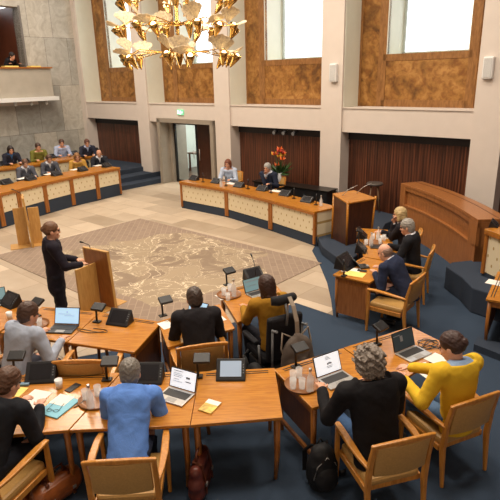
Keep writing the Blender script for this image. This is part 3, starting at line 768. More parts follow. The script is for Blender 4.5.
    if shirt:
        S2 = SDF(lo, hi, hg); torso(S2, -.022, False, .08); S2.cone(Nk - u * .03, Nk + u * .03 + V(0, .01, 0), .064, .060, .01)
        for i in (0, 1): S2.cone(Wr[i] - (Wr[i] - E_[i]) * .2, Wr[i], .034, .034, .01)
        S2.plane(Nk + u * .032, u * 1 + fwd * .25); S2.build('shirt', fabric('shirt %s' % (shirt,), shirt, .8), root)
    J = SDF(lo, hi, h if h < .01 else hg)
    torso(J, .008 if kind == 'jacket' else .006, True, (-.10 if sit else -.17) if kind == 'jacket' else -.07)
    if kind == 'jacket':
        J.cone(Nk - u * .03 - fwd * .02, Nk + u * .012 - fwd * .012, .074, .068, .02)
        if shirt:   # open front: a wedge between the lapels
            sl_, X = J.sub(C + V(-.2, -.0, -.3), Nk + V(.2, .35, .2)); q = X - (C + u * -.02); hh = q @ u; wv = np.abs(X[..., 0]) - np.clip(hh * .30, -.05, .06); fr2 = q @ fwd
            cut = np.maximum(wv, -(fr2 - .045)); J.F[sl_] = np.maximum(J.F[sl_], -cut)
    else:
        J.cone(Nk - u * .03, Nk + u * .015, .070, .064, .02)
    J.plane(Nk + u * (.03 if kind == 'jacket' else .012) - fwd * .05, u + fwd * .30, Nk - V(.12, .12, .1), Nk + V(.12, .12, .12))
    # clear the neck hole
    J.cone  # neck is inside the collar
    J.noise(.0045, 30, 1); J.noise(.0016, 75, 3)
    if sit: clip_seat(J)
    J.build(kind if kind in ('jacket', 'sweater') else 'blouse', fabric('top %s' % (top,), top, .82 if kind == 'jacket' else .9), root)
    # ---------- hair
    if hair is not None:
        hh_ = max(.006, h * .75)
        Hs = SDF(hw(0, 0, 0) - .27, hw(0, 0, 0) + .24, hh_); dens = .012
        if hair_style == 'curly':
            Hs.ell(hw(0, -.022, .045), (.112, .122, .108), .02, Hm); Hs.ell(hw(0, -.05, -.03), (.10, .085, .08), .03, Hm); Hs.noise(.020, 95, 4); Hs.noise(.010, 170, 2)
        elif hair_style == 'balding':
            Hs.ell(hw(0, -.03, .00), (.085, .092, .085), .02, Hm); Hs.plane(hw(0, -.02, .045), Hm @ V(0, .35, 1)); Hs.noise(.004, 150, 1)
        else:
            tight = hair_style == 'bun'
            Hs.ell(hw(0, -.020, .040), (.085, .104, .098) if tight else (.090, .110, .104), .02, Hm); Hs.ell(hw(0, -.046 if tight else -.052, .0 if tight else -.025), (.076, .068, .06) if tight else (.081, .070, .075), .03, Hm)
            if hair_style == 'long':
                Hs.cone(hw(0, -.055, .02), hw(0, -.085, -.17), .082, .070, .04, flat=(Hm @ V(0, 1, 0), .7))
                for s_ in (-1, 1): Hs.cone(hw(s_ * .07, -.01, .02), hw(s_ * .075, -.02, -.13), .03, .024, .03)
            if hair_style == 'bob':
                for s_ in (-1, 1): Hs.cone(hw(s_ * .072, -.015, .03), hw(s_ * .080, .0, -.075), .034, .03, .03)
                Hs.ell(hw(0, -.06, -.05), (.088, .06, .06), .03, Hm)
            if hair_style == 'bun': Hs.ell(hw(0, -.118, .03), (.038, .032, .038), .012, Hm)
            Hs.noise(.003 if hair_style in ('bun', 'long') else .004, 120, 5); Hs.noise(.002, 210, 2)
        if hair_style == 'balding': fc = hw(0, .03, .0)
        else: fc = hw(0, .0, 0)
        # open the face
        Hs.ell(hw(0, .085, -.045), (.070, .072, .098), .01, Hm, sub=True)
        hm_ = plain('hair %s' % (hair,), tuple(int(c * .84) for c in hair), .5, var=.35, scale=160, bmp=.6)
        Hs.build('hair', hm_, root)
    root.location = (loc[0], loc[1], origin_z); root.rotation_euler = (0, 0, rz); root.scale = (scale,) * 3
    return tag(root, label, 'person', group), dict(hw=hw, Hc=Hc, Nk=Nk, C=C, Wr=Wr, HM=HM)
def seated(label, hpx, face, zoff=0.0, chair_label=None, **kw):
    """places a sitter so that the head comes where the photograph shows it; face = point looked towards or angle"""
    lean = kw.get('lean', 14); la = math.radians(lean); sc_ = kw.get('scale', 1)
    rail = kw.pop('rail', None); seatoff = kw.pop('seatoff', .32)
    for it in range(6):
        la = math.radians(lean)
        off = (math.sin(la) * .54 + .045 + .03) * sc_; hz = (kw.get('seat', .45) + .10 + math.cos(la) * .54 - .01 + .09) * sc_
        p = at(hpx[0], hpx[1], hz + zoff)
        rz = face if isinstance(face, float) else face_to(p, face)
        f = Vector((-math.sin(rz), math.cos(rz), 0))
        if rail is None: break
        need = (p - Vector((rail[0], rail[1], p.z))).dot(f) - seatoff
        lean = max(kw.get('lean_min', 6), math.degrees(math.asin(max(-.05, min(.62, (need / sc_ - .075) / .54)))))
    kw['lean'] = lean; kw.pop('lean_min', None)
    q = p - f * off; q.z = zoff
    r, info = person(label, q, rz, origin_z=zoff, **kw)
    return r, q, rz, f
# ------------------------------------------------------------------ benches with cream studded panels
def bench(label, p0, p1, h=.81, base=0.0, depth=.52, plinth=.22, group='panelled benches', zf=0.0, end=False):
    """p0,p1: foot of the front, left and right as seen from the room"""
    p0 = Vector((p0[0], p0[1], 0)); p1 = Vector((p1[0], p1[1], 0)); e = p1 - p0; L = e.length; mid = (p0 + p1) / 2
    t = thing('panelled_bench', label, 'desk', (mid.x, mid.y, zf), math.atan2(e.y, e.x), group)
    MB().box((0, depth / 2 - .05, h - .02), (L, depth, .04)).build('worktop', DESK, t, .005)
    MB().box((0, -.03, h - .065), (L, .04, .05)).build('front_rail', DESKD, t, .004)
    ph0 = plinth + .02
    MB().box((0, .01, (ph0 + h - .09) / 2), (L - .14, .03, h - .09 - ph0)).build('front_panel', DOTS, t)
    for s_ in (-1, 1): MB().box((s_ * (L / 2 - .035), 0, (h - .04 + .05) / 2), (.06, .07, h - .09)).build('post', DESKD, t, .004)
    MB().box((0, .03, plinth / 2), (L, .06, plinth)).build('plinth', CARP2, t)
    if end: MB().box((L / 2 - .03, depth / 2 + .0, (h - .04) / 2 + .06), (.03, depth - .12, h - .16)).build('end_panel', DOTS, t)
    return t, mid, math.atan2(e.y, e.x)
# back bench before the window wall
bp = [at(182, 208), at(227.5, 217.5), at(271, 231), at(315.5, 246.5)]
for i, nm in enumerate(('cream studded bench nearest the door, left third of the back desk', 'middle cream studded bench of the back desk, before the grey haired man', 'cream studded bench at the right end of the back desk, beside the dark lectern')):
    bench(nm, bp[i], bp[i + 1], group='cream benches along the window wall', end=(i == 2), depth=.72)
# left front row and the row behind it
lp = [at(-22, 236), at(4, 228), at(22.5, 222), at(48, 214), at(74, 206.5), at(99, 200.5), at(122, 195)]
nm_ = ['cream studded bench cut by the left edge of the photo, front left row', 'short cream studded bench of the front left row behind the far pale lectern', 'cream studded bench before the man in the grey suit at far left', 'cream studded bench before the second grey suited man, third from row end', 'cream studded bench before the woman in gold, second from the row end', 'cream studded bench at the window end of the front left row, before the bald man']
for i in range(6): bench(nm_[i], lp[i], lp[i + 1], h=.93, plinth=.38, depth=.9, group='cream benches of the front left row')
off = Vector((-.80, .02, 0))
def l2(px, py): p = at(px, py, 1.07); return (p.x, p.y)
l2p = [l2(-12, 170), l2(17, 166.5), l2(45, 162.5), l2(73, 158.5), l2(102, 154.5)]
nm_ = ['rear left bench before the dark haired woman, partly hidden', 'rear left bench before the man in green, partly hidden', 'rear left bench before the man in the light blue shirt, partly hidden', 'rear left bench at the window end, before the man in the dark jacket']
for i in range(4): bench(nm_[i], l2p[i], l2p[i + 1], h=.75, plinth=.1, zf=.32, depth=.75, group='cream benches of the rear left row')
# bench pieces at the right edge
r0 = at(487, 229, .42 + .8); r1 = at(505, 262, .42 + .8)
bench('cream studded bench at the right edge beside the curved wooden counter', (r0.x, r0.y), (r0.x + .35, r0.y - 1.15), zf=.42, h=.81, plinth=.06, group='cream benches at the right edge', depth=.6)
# ------------------------------------------------------------------ council desks of the near rows
A = dict(
    a=[(-1.63, 3.92), (-.57, 3.95), (-.56, 4.84), (-1.38, 4.86)], b=[(-.565, 3.95), (.26, 4.03), (.23, 4.88), (-.555, 4.84)],
    l=[(-2.85, 3.80), (-1.64, 3.92), (-1.39, 4.86), (-2.85, 4.86)],
    m1=[(-2.18, 5.56), (-1.33, 5.29), (-1.14, 6.05), (-2.0, 6.38)], m2=[(-3.1, 5.86), (-2.19, 5.565), (-2.01, 6.385), (-2.86, 6.62)],
    ll=[(-4.1, 6.0), (-3.12, 5.9), (-2.95, 6.72), (-3.7, 7.1)],
    d=[(-.97, 5.38), (-.21, 5.83), (-.43, 6.57), (-1.19, 6.07)], w=[(-.18, 5.99), (.53, 6.62), (.30, 7.46), (-.46, 6.98)],
    r1=[(.54, 4.16), (1.40, 4.50), (1.02, 5.27), (.22, 4.85)], r2=[(1.41, 4.51), (2.24, 5.24), (1.93, 5.76), (1.03, 5.28)],
    g1=[(2.40, 7.98), (1.75, 7.20), (1.27, 7.58), (1.90, 8.36)], g2=[(2.72, 9.95), (2.44, 8.02), (1.91, 8.38), (2.13, 10.13)],
    re=[(4.7, 6.9), (3.9, 6.1), (3.17, 6.52), (3.80, 7.55)])
table('near oak desk in front of the man in the blue jacket', A['a']); table('near oak desk with the lit desk screen and a booklet, right of the blue jacket', A['b'])
table('near oak desk at left with blue folder, cup and phone', A['l']); table('oak desk before the empty chair, behind the standing lectern end', A['m1'], panel=[1])
table('oak desk of the man in the pale grey jacket with black laptop', A['m2']); table('oak desk at the left edge holding a white cup and dark console', A['ll'], panel=[1])
table('oak desk of the dark suited man seen from behind in the middle', A['d'], panel=[-4]); table('oak desk in front of the wheelchair user', A['w'])
table('oak desk at right with tray of glasses and white page laptop', A['r1'], panel=[-4]); table('oak desk at far right under open laptop and papers, before yellow sweater', A['r2'])
table('oak desk end of the bald man with yellow papers on it', A['g1'], panel=[1], pm=BENCHW); table('oak desk of the white haired man and the blonde woman', A['g2'], panel=[1])
table('oak desk cut by the right edge of the photo', A['re'], panel=[2])
# ------------------------------------------------------------------ lecterns
def lectern(label, loc, rz, sb=(.42, .26), H_=1.02):
    t = thing('lectern', label, 'lectern', loc, rz)
    M = Matrix.Rotation(.05, 4, 'X')
    MB().box((0, .12, H_ / 2), (.54, .035, H_), mat=M).build('front_board', wood('brown lectern board', (132, 78, 34), (158, 98, 46), .35, (12, 12, 2)), t, .004)
    ed = MB()
    for x in (-.278, .278): ed.box((x, .12, H_ / 2), (.018, .045, H_ + .01), mat=M)
    ed.box(M @ Vector((0, 0, H_ / 2 + .005)) + Vector((0, .12, H_ / 2)), (.574, .045, .02), mat=M); ed.build('edge_strip', PLY, t)
    MB().box((-.05, .10 - sb[0] / 2, H_ * .39), (.03, sb[0], H_ * .78)).build('side_board', PLY, t, .004); MB().box((-.05, .15 + sb[1] / 2, H_ * .38), (.03, sb[1], H_ * .76)).build('side_board', PLY, t, .004)
    MB().box((0, .02, .01), (.44, .2 + sb[0] + sb[1], .02)).build('base_plate', PLY, t, .004)
    MB().tube([(-.1, .09, H_ - .04), (-.1, .06, H_ + .08), (-.1, -.06, H_ + .16)], .006).build('microphone_neck', BLACK, t); MB().tube([(-.1, -.06, H_ + .16), (-.1, -.11, H_ + .18)], [.012, .016]).build('microphone', BLACK, t)
    return t
lc = at(92, 311); lectern('pale wooden speaking lectern in front of the standing woman', (lc.x + .09, lc.y + .05, .006), math.radians(-32))
lc2 = at(26, 246); lectern('pale wooden lectern standing alone by the front left benches', (lc2.x, lc2.y, .006), math.radians(-66), (.26, .24), 1.16)
# large dark lectern on the platform
pl = at(356, 240, .2); t = thing('lectern', 'large dark panelled lectern with oak frame on the blue platform', 'lectern', (pl.x - .12, pl.y + .05, .2), math.radians(30))
MB().hull8([(-.34, -.28, .0), (.34, -.28, 0), (.28, .28, 0), (-.28, .28, 0)], [(-.38, -.32, .90), (.38, -.32, .90), (.28, .26, .98), (-.28, .26, .98)]).build('body', wood('lectern dark', (52, 28, 20), (84, 48, 32), .4, (12, 12, 1.5)), t)
for (x0, y0), (x1, y1) in (((-.34, -.28), (-.38, -.32)), ((.34, -.28), (.38, -.32)), ((.28, .28), (.28, .26)), ((-.28, .28), (-.28, .26))): MB().tube([(x0, y0, 0), (x1, y1, .98)], .032, 4).build('post', DESK, t)
MB().hull8([(-.40, -.34, .91), (.40, -.34, .91), (.30, .28, .99), (-.30, .28, .99)], [(-.40, -.34, .94), (.40, -.34, .94), (.30, .28, 1.02), (-.30, .28, 1.02)]).build('top', DESK, t, .004)
for x in (-.2, .2): MB().tube([(x, .1, .98), (x + .12, .02, 1.12), (x + .26, -.1, 1.22)], .007).build('microphone_neck', SILV, t)
# stool
sp = at(373.5, 211, .2); t = thing('stool', 'dark round stool on splayed legs against the slatted wall', 'stool', (sp.x, sp.y, .2))
MB().lathe([(.0, .70), (.2, .70), (.22, .73), (.2, .76), (.12, .755), (0, .75)], n=22).build('seat', plain('grey stool seat', (84, 76, 70), .5), t)
for k in range(4):
    a = k * PI / 2 + .5; MB().tube([(.1 * math.cos(a), .1 * math.sin(a), .72), (.22 * math.cos(a), .22 * math.sin(a), 0)], [.018, .013]).build('leg', plain('stool leg', (120, 90, 60), .5), t)
MB().lathe([(.155, .30), (.17, .30), (.17, .315), (.155, .315)], n=20).build('foot_ring', DARKM, t)
# curved wooden counter
fr_ = [at(401, 183, 1.2), at(426, 191.5, 1.2), at(452, 203.5, 1.2), at(478, 219.5, 1.2)]
def cat(P, n=24):
    P = [P[0] * 2 - P[1]] + list(P) + [P[-1] * 2 - P[-2]]; out = []
    for i in range(1, len(P) - 2):
        for k in range(n // 3):
            u = k / (n // 3); a, b, c, d = P[i - 1:i + 3]
            out.append(.5 * ((2 * b) + (c - a) * u + (2 * a - 5 * b + 4 * c - d) * u * u + (3 * b - a - 3 * c + d) * u ** 3))
    out.append(P[-2]); return out
cv = [Vector((p.x, p.y)) for p in cat(fr_)]
cc = sum(cv, Vector((0, 0))) / len(cv); L = [p - cc for p in cv]
def offc(d):
    out = []
    for i, p in enumerate(L):
        tt = (L[min(i + 1, len(L) - 1)] - L[max(i - 1, 0)]).normalized(); nn = Vector((-tt.y, tt.x)); nn = nn if nn.x > 0 else -nn; out.append(p + nn * d)
    return out
def ribbon(a, b, z0, z1): return MB().prism([tuple(p) for p in a] + [tuple(p) for p in b[::-1]], z0, z1)
t = thing('curved_counter', 'large curved wooden counter on the blue platform before the slatted wall', 'counter', (cc.x, cc.y, 0))
o0, o1, o2, o3 = offc(0), offc(.05), offc(.30), offc(.56)
ribbon(o0, o3, 1.14, 1.2).build('top', BENCHW, t, .006)
ribbon(offc(.06), offc(.10), .70, 1.06).build('recessed_panel', BENCHW, t); ribbon(offc(.015), o3, 0, .70).build('lower_panel', BENCHW, t); ribbon(offc(.012), o1, 1.05, 1.14).build('front_rail', BENCHW, t)
ribbon(offc(.0), offc(.08), .68, .72).build('ledge', BENCHW, t, .004)
ribbon(offc(.38), offc(.40), 1.2, 1.203).build('groove', PANELW, t)
ew = L[-1] - L[-2]; ew.normalize()
q = [o0[-1] - ew * .30, o0[-1], o3[-1], o3[-1] - ew * .06]
MB().prism([tuple(o0[-1] - ew * .34), tuple(o0[-1]), tuple(o3[-1]), tuple(o3[-1] - ew * .34)], .0, 1.14).build('end_panel', BENCHW, t, .004)
MB().prism([tuple(o0[0]), tuple(o0[0] - (L[1] - L[0]).normalized() * -.2), tuple(o3[1]), tuple(o3[0])], .0, 1.14).build('end_panel', BENCHW, t, .004)
# low dark sideboard behind the back bench
t = thing('sideboard', 'low black sideboard behind the back bench under the flowers', 'cabinet', W(11.0, .35), WANG)
MB().box((0, 0, .33), (2.6, .45, .66)).build('body', BLACK, t, .006); MB().box((0, 0, .675), (2.7, .5, .03)).build('top', DARKM, t, .004)
for x in (-.65, 0, .65): MB().box((x, -.228, .33), (.01, .006, .6)).build('door_gap', DARKM, t)
# flowers
t = thing('flower_arrangement', 'tall arrangement of orange tropical flowers in a white vase behind the back bench', 'flowers', W(10.55, .38, .69))
MB().lathe([(.0, 0), (.10, 0), (.14, .08), (.145, .18), (.10, .28), (.085, .30), (.07, .28)], n=20).build('vase', plain('white vase', (214, 216, 222), .3), t)
rr = random.Random(3); stems = MB()
GRN = plain('leaf green', (52, 84, 36), .5, var=.3, scale=12); ORG = plain('orange petal', (232, 110, 40), .5, var=.2); YEL = plain('yellow petal', (236, 182, 50), .5, var=.2); RED = plain('red petal', (190, 60, 40), .5, var=.2)
def leafblade(mb, b, tip, w):
    b = Vector(b); tip = Vector(tip); d = tip - b; sd = d.cross(Vector((0, 0, 1))); sd = sd.normalized() if sd.length > 1e-4 else Vector((1, 0, 0)); up = sd.cross(d).normalized()
    P = [b, b + d * .5 + sd * w - up * .02, tip, b + d * .5 - sd * w - up * .02, b + d * .5 + up * .015]; Q = [p - up * .006 for p in P]
    o = [(0, 1, 4), (1, 2, 4), (2, 3, 4), (3, 0, 4), (5, 9, 6), (6, 9, 7), (7, 9, 8), (8, 9, 5)] + [f for i in range(4) for f in ((i, 5 + i, 5 + (i + 1) % 4, (i + 1) % 4),)]
    mb.add(P + Q, o)
for k in range(11):
    a = rr.uniform(0, 2 * PI); hgt = rr.uniform(.45, .95); r_ = rr.uniform(.02, .26) * (1.2 - hgt * .6); p = (r_ * math.cos(a), r_ * math.sin(a), hgt)
    stems.tube([(0, 0, .25), (p[0] * .5, p[1] * .5, .25 + (hgt - .25) * .6), p], .006, 5)
    fm = MB()
    for j in range(7): b_ = j * 2 * PI / 7; leafblade(fm, p, (p[0] + .09 * math.cos(b_), p[1] + .09 * math.sin(b_), p[2] + .05 + .05 * (j % 2)), .022)
    fm.build('flower', (ORG, YEL, RED, ORG)[k % 4], t)
stems.build('stems', GRN, t)
lm = MB()
for k in range(34): a = rr.uniform(0, 2 * PI); r_ = rr.uniform(.2, .42); leafblade(lm, (.05 * math.cos(a), .05 * math.sin(a), .28), (r_ * math.cos(a), r_ * math.sin(a), rr.uniform(.25, .62)), .045)
lm.build('foliage', GRN, t)
# column loudspeakers and cameras on the wall
for s_, z, nm in ((12.12, 3.70, 'small white wall speaker on the column in the middle'), (15.98, 3.72, 'small white wall speaker on the column at the right edge')):
    t = thing('wall_speaker', nm, 'speaker', W(s_, .16, z), WANG, 'white wall speakers'); MB().box((0, .05, 0), (.22, .12, .46)).build('housing', WHITEP, t, .03); MB().box((0, -.012, 0), (.16, .01, .38)).build('grille', plain('grille', (196, 196, 194), .7, var=.2, scale=200), t); MB().box((0, .12, 0), (.05, .08, .06)).build('bracket', WHITEP, t)
for i, s_ in enumerate((10.05, 10.4, 10.75)):
    t = thing('spotlight', ['black spotlight under the beam, left of three', 'black spotlight under the beam, middle of three', 'black spotlight under the beam, right of three'][i], 'spotlight', W(s_, -.05, 2.2), WANG, 'black spotlights under the beam')
    MB().tube([(0, 0, 0), (0, 0, -.06)], .012).build('bracket', BLACK, t); MB().tube([(0, -.08, -.13), (0, .08, -.08)], [.06, .05], 12).build('lamp_body', BLACK, t); MB().tube([(0, -.083, -.132), (0, -.09, -.134)], [.05, .05], 12).build('lens', GREYP, t)
# ------------------------------------------------------------------ chandelier
ch = thing('chandelier', 'large brass chandelier of tulip cups and leaf fans hanging over the map carpet', 'chandelier', (-1.25, 10.6, 4.11))
MB().tube([(0, 0, -.12), (0, 0, -.05), (0, 0, 0), (0, 0, 4.8)], [.02, .07, .035, .035], 12).build('stem', GOLD, ch)
LEAF = plain('leaf glass', (236, 214, 182), .5, .1, var=.3, scale=30, bmp=.6)
tier = [0, .50, 1.0, 1.5]
cupme = None; leafme = None
def cup_mesh():
    return MB().lathe([(.008, -.06), (.03, .0), (.066, .12), (.084, .22), (.078, .22), (.058, .12), (.024, .01), (.0, .005)], n=12)
for ti, tz in enumerate(tier):
    n = 6
    hubm = MB().lathe([(.0, -.04), (.09, -.03), (.10, 0), (.06, .05), (.0, .06)], n=16); hubm.v = [(x, y, z + tz) for x, y, z in hubm.v]; hubm.build('hub', GOLD, ch)
    for k in range(n):
        a = 2 * PI * (k + .5 * (ti % 2)) / n - 1.44; u = Vector((math.cos(a), math.sin(a), 0)); s_ = Vector((-u.y, u.x, 0)); z = Vector((0, 0, 1)); b0 = Vector((0, 0, tz))
        am = MB()
        for sd in (-1, 1): am.tube([b0 + u * .08 + s_ * .01 * sd, b0 + u * .45 + s_ * .04 * sd + z * .02, b0 + u * .85 + s_ * .07 * sd + z * .05 * sd, b0 + u * 1.02 + s_ * .10 * sd - z * .03, b0 + u * 1.08 + s_ * .16 * sd - z * .20, b0 + u * 1.0 + s_ * .18 * sd - z * .24], .011, 6)
        am.tube([b0 + u * .3, b0 + u * .42 - z * .08], .009, 6); am.build('arm', GOLD, ch)
        spots_ = [(b0 + u * 1.0 + s_ * .17 - z * .24, (u * .75 + z)), (b0 + u * .98 - s_ * .17 - z * .22, (u * .3 + z - s_ * .3))]
        if k % 3 == 0: spots_.append((b0 + u * .42 - z * .22, z))
        for p, d in spots_:
            q = d.to_track_quat('Z', 'Y').to_matrix().to_4x4()
            o = None
            if cupme is None:
                o = cup_mesh().build('cup', GOLD, ch); cupme = o.data; bo = MB().ball((0, 0, .19), .045, 10).build('bulb', BULB, o); bme = bo.data
            else:
                o = bpy.data.objects.new('cup', cupme); COL.objects.link(o); o.parent = ch; bo = bpy.data.objects.new('bulb', bme); COL.objects.link(bo); bo.parent = o
            o.matrix_local = Matrix.Translation(p) @ q
        lv = [(b0 + u * 1.0 - z * .06, (u * .9 + z * .30 + s_ * .3)), (b0 + u * .92 - s_ * .15 + z * .0, (u * .25 + z * .9 - s_ * .6))]
        if k % 3 == 0: lv.append((b0 + u * .42 - z * .02, (u * .4 + z)))
        for p, d in lv:
            q = d.to_track_quat('Y', 'Z').to_matrix().to_4x4()
            if leafme is None:
                fm = MB(); K = 9; top = []; bot = []
                for j in range(K):
                    th = -.75 + 1.5 * j / (K - 1); rr_ = .30 * (1 + .06 * (j % 2)); top.append(Vector((rr_ * math.sin(th), rr_ * math.cos(th), .03 * math.cos(2 * th) + .008 * (j % 2)))); bot.append(top[-1] - Vector((0, 0, .008)))
                V_ = [Vector((0, 0, 0)), Vector((0, 0, -.008))] + top + bot; fs = []
                for j in range(K - 1): fs += [(0, 2 + j, 3 + j), (1, 2 + K + j + 1, 2 + K + j), (2 + j, 2 + K + j, 3 + K + j, 3 + j)]
                fs += [(0, 1, 2 + K, 2), (0, 2 + K - 1, 2 + 2 * K - 1, 1)]
                o = fm.add(V_, fs).build('leaf_fan', LEAF, ch); leafme = o.data
            else: o = bpy.data.objects.new('leaf_fan', leafme); COL.objects.link(o); o.parent = ch
            o.matrix_local = Matrix.Translation(p) @ q
# ------------------------------------------------------------------ people and their chairs
CH = 'wooden armchairs with tan leather at the council desks'
def mini(label, hpx, face=None, zoff=0.0, chair_label=None, **kw):
    kw.setdefault('h', .012); kw.setdefault('scale', 1.05); rail = kw.get('rail')
    r, q, rz, f = seated(label, hpx, face if face is not None else RUGC, zoff=zoff, **kw)
    if chair_label and rail:
        chair(chair_label, (rail[0] + f.x * .365, rail[1] + f.y * .365, zoff), rz, CH)
    elif chair_label: chair(chair_label, (q.x - f.x * .05, q.y - f.y * .05, zoff), rz, CH)
    return r, q, rz, f
D = math.radians
NAVY = (38, 42, 58); CHAR = (40, 40, 44); GREYS = (96, 98, 108)
def wl(rz, f, q, dx, dy, z): return None
# standing speaker
hp_ = at(51.5, 231, 1.62)
sr_, si_ = person('standing woman in a dark trouser suit with tied back hair speaking at the pale lectern', (hp_.x - .03, hp_.y - .02), D(-62), (34, 30, 40), (128, 88, 58), legs=(30, 28, 36), sit=False, lean=1, head=(4, -6, 0), hands=((-.10, .32, 1.06), (.14, .34, 1.05)), hair_style='bun', width=1.02, h=.008, scale=1.04, elbow=(.8, -.7, -.6), origin_z=.006, kind='jacket')
gm = MB()
for s_ in (-1, 1):
    gm.tube([si_['hw'](s_ * .033 + .019 * math.cos(a), .100, .009 + .015 * math.sin(a)) for a in [i * PI / 8 for i in range(17)]], .0022, 5)
    gm.tube([si_['hw'](s_ * .052, .099, .012), si_['hw'](s_ * .082, .0, .012)], .002, 5)
gm.tube([si_['hw'](-.013, .101, .012), si_['hw'](.013, .101, .012)], .002, 5); gm.build('glasses', BLACK, sr_)
# front row, nearest the camera
mini('grey haired man in a bright blue jacket seen from behind at near desk', (130, 374), D(2.8), rail=(-1.04, 3.315), chair_label='wooden armchair of the man in the blue jacket', top=(98, 142, 220), hair=(140, 134, 126), legs=(50, 56, 76), shirt=None, h=.008, width=1.0, lean=20, head=(16, 0, 0), hands=((-.10, .48, .78), (.16, .50, .78)))
mini('person with brown hair in a black suit writing at the left edge of the photo', (4, 383), D(-20), rail=(-2.30, 3.36), chair_label='wooden armchair at the left edge of the photo', top=(30, 32, 38), hair=(104, 70, 48), legs=(34, 36, 44), shirt=None, h=.008, lean=24, head=(26, -14, 0), hands=((-.10, .50, .78), (.14, .50, .78)), hair_style='short', skin=SKINP)
mini('man with curly grey hair in a black jacket at the white page laptop', (370, 364), D(15.5), rail=(1.19, 3.475), chair_label='wooden armchair of the man with curly grey hair', top=(26, 25, 28), hair=(150, 138, 126), legs=(58, 84, 120), shirt=None, h=.008, width=1.12, scale=1.12, lean=22, head=(14, 4, 0), hands=((-.26, .46, .80), (.18, .44, .78)), hair_style='curly')
mini('woman in a yellow sweater with pinned up dark hair leaning over white papers', (456, 346), D(23), rail=(1.98, 4.0), seatoff=.26, chair_label='wooden armchair of the woman in the yellow sweater', top=(226, 184, 50), hair=(72, 46, 40), legs=(84, 112, 146), shirt=(150, 178, 216), h=.008, width=.95, scale=1.1, lean_min=2, lean=26, head=(22, 26, 0), hands=((-.30, .34, .80), (-.12, .50, .78)), hair_style='bun', kind='sweater', skin=SKINP)
mini('man with short brown hair in a pale grey jacket at the black laptop', (26, 314), D(-28), chair_label='wooden armchair of the man in the pale grey jacket', top=(166, 176, 194), hair=(84, 56, 42), legs=(70, 70, 80), shirt=None, h=.009, lean=20, head=(20, -14, 0), hands=((-.16, .50, .78), (.24, .46, .78)))
mini('man in a dark suit seen from behind at the small middle desk', (195, 299), D(12.9), rail=(-.54, 5.10), chair_label='wooden armchair of the dark suited man in the middle', top=(36, 34, 38), hair=(78, 62, 54), legs=(36, 36, 42), shirt=None, h=.009, width=1.05, lean=12, head=(12, 6, 0), hands=((-.16, .46, .78), (.16, .46, .78)))
wr, wq, wrz, wf = mini('woman with long brown hair in a mustard sweater seated in the electric wheelchair', (267, 286), D(26), top=(160, 116, 36), hair=(70, 42, 32), legs=(40, 42, 52), shirt=None, h=.009, width=.95, lean=6, head=(12, 8, 0), hands=((-.14, .50, .78), (.16, .48, .78)), hair_style='long', kind='sweater')
# desks by the counter
mini('bald man in a navy suit leaning over a tablet at the desk with yellow papers', (387, 252), D(52), rail=(2.38, 6.93), seatoff=.22, foot=.16, thigh=.39, width=1.06, scale=1.02, chair_label='wooden armchair of the bald man in navy', top=(40, 48, 72), hair=(150, 120, 100), legs=(36, 42, 60), shirt=(224, 224, 230), h=.009, lean=20, head=(24, 0, 0), hands=((-.14, .46, .78), (.14, .48, .78)), hair_style='balding', skin=SKINP)
mini('white haired man in a black suit and tie beside the bald man', (408, 227), D(65), rail=(3.0, 8.2), chair_label='wooden armchair of the white haired man in black', top=(32, 33, 38), hair=(178, 172, 164), legs=(34, 36, 42), shirt=(222, 222, 228), h=.009, lean=10, head=(14, 4, 0), hands=((-.16, .44, .78), (.16, .44, .78)))
mini('blonde woman in black resting chin on hand at the far desk end', (399.5, 215), D(72), rail=(3.12, 9.20), chair_label='wooden armchair of the blonde woman, mostly hidden', top=(34, 32, 38), hair=(226, 196, 140), legs=(34, 34, 42), shirt=(216, 214, 216), h=.010, width=.88, lean=16, head=(4, -6, 0), hands=((-.03, .22, 1.03), (.16, .42, .80)), hair_style='bob')
# back bench
mini('woman with reddish brown hair in a light blue shirt behind the back desk', (228, 164), None, top=(190, 204, 226), hair=(140, 78, 50), legs=(50, 52, 60), lean=10, head=(10, 0, 0), hair_style='bob', kind='blouse', width=.9, chair_label='tan leather armchair of the woman in the light blue shirt')
mini('white haired man in a navy suit, hand at chin, behind the back desk', (267.5, 168), None, top=(42, 48, 66), hair=(200, 198, 194), legs=(40, 42, 52), shirt=(214, 220, 234), lean=8, head=(10, 0, 0), hands=((-.22, .40, .80), (.02, .24, 1.00)), chair_label='tan leather armchair of the white haired man behind the back desk')
# front left row
FL = [('man in a grey suit with glasses at the left of the front left row', (25, 163.5), (92, 94, 104), (120, 84, 62), (214, 216, 222), 'short', 'jacket'),
      ('man in a grey suit and light tie, second in the front left row', (49, 159), (86, 88, 98), (96, 66, 50), (220, 222, 228), 'short', 'jacket'),
      ('woman in a gold blouse in the front left row', (77, 157), (190, 146, 70), (168, 118, 70), None, 'bob', 'blouse'),
      ('bald man in a charcoal suit at the window end of the front left row', (99, 153.5), (46, 48, 56), (170, 130, 110), (220, 220, 226), 'balding', 'jacket')]
for lb, px, tp, hr, sh_, hs, kd in FL: mini(lb, px, None, top=tp, hair=hr, shirt=sh_, hair_style=hs, kind=kd, lean=14, head=(12, 0, 0))
RL = [('dark haired woman in a dark jacket with a blue top in the rear left row', (10.5, 150), (38, 40, 54), (44, 30, 26), (60, 100, 150), 'bob', 'jacket'),
      ('man in an olive green shirt in the rear left row', (38, 147), (112, 112, 52), (80, 54, 42), None, 'short', 'blouse'),
      ('man in a light blue shirt in the rear left row', (61.5, 143), (166, 178, 206), (92, 62, 48), None, 'short', 'blouse'),
      ('man in a dark jacket at the window end of the rear left row', (87, 143), (44, 46, 60), (110, 66, 48), (170, 180, 206), 'short', 'jacket')]
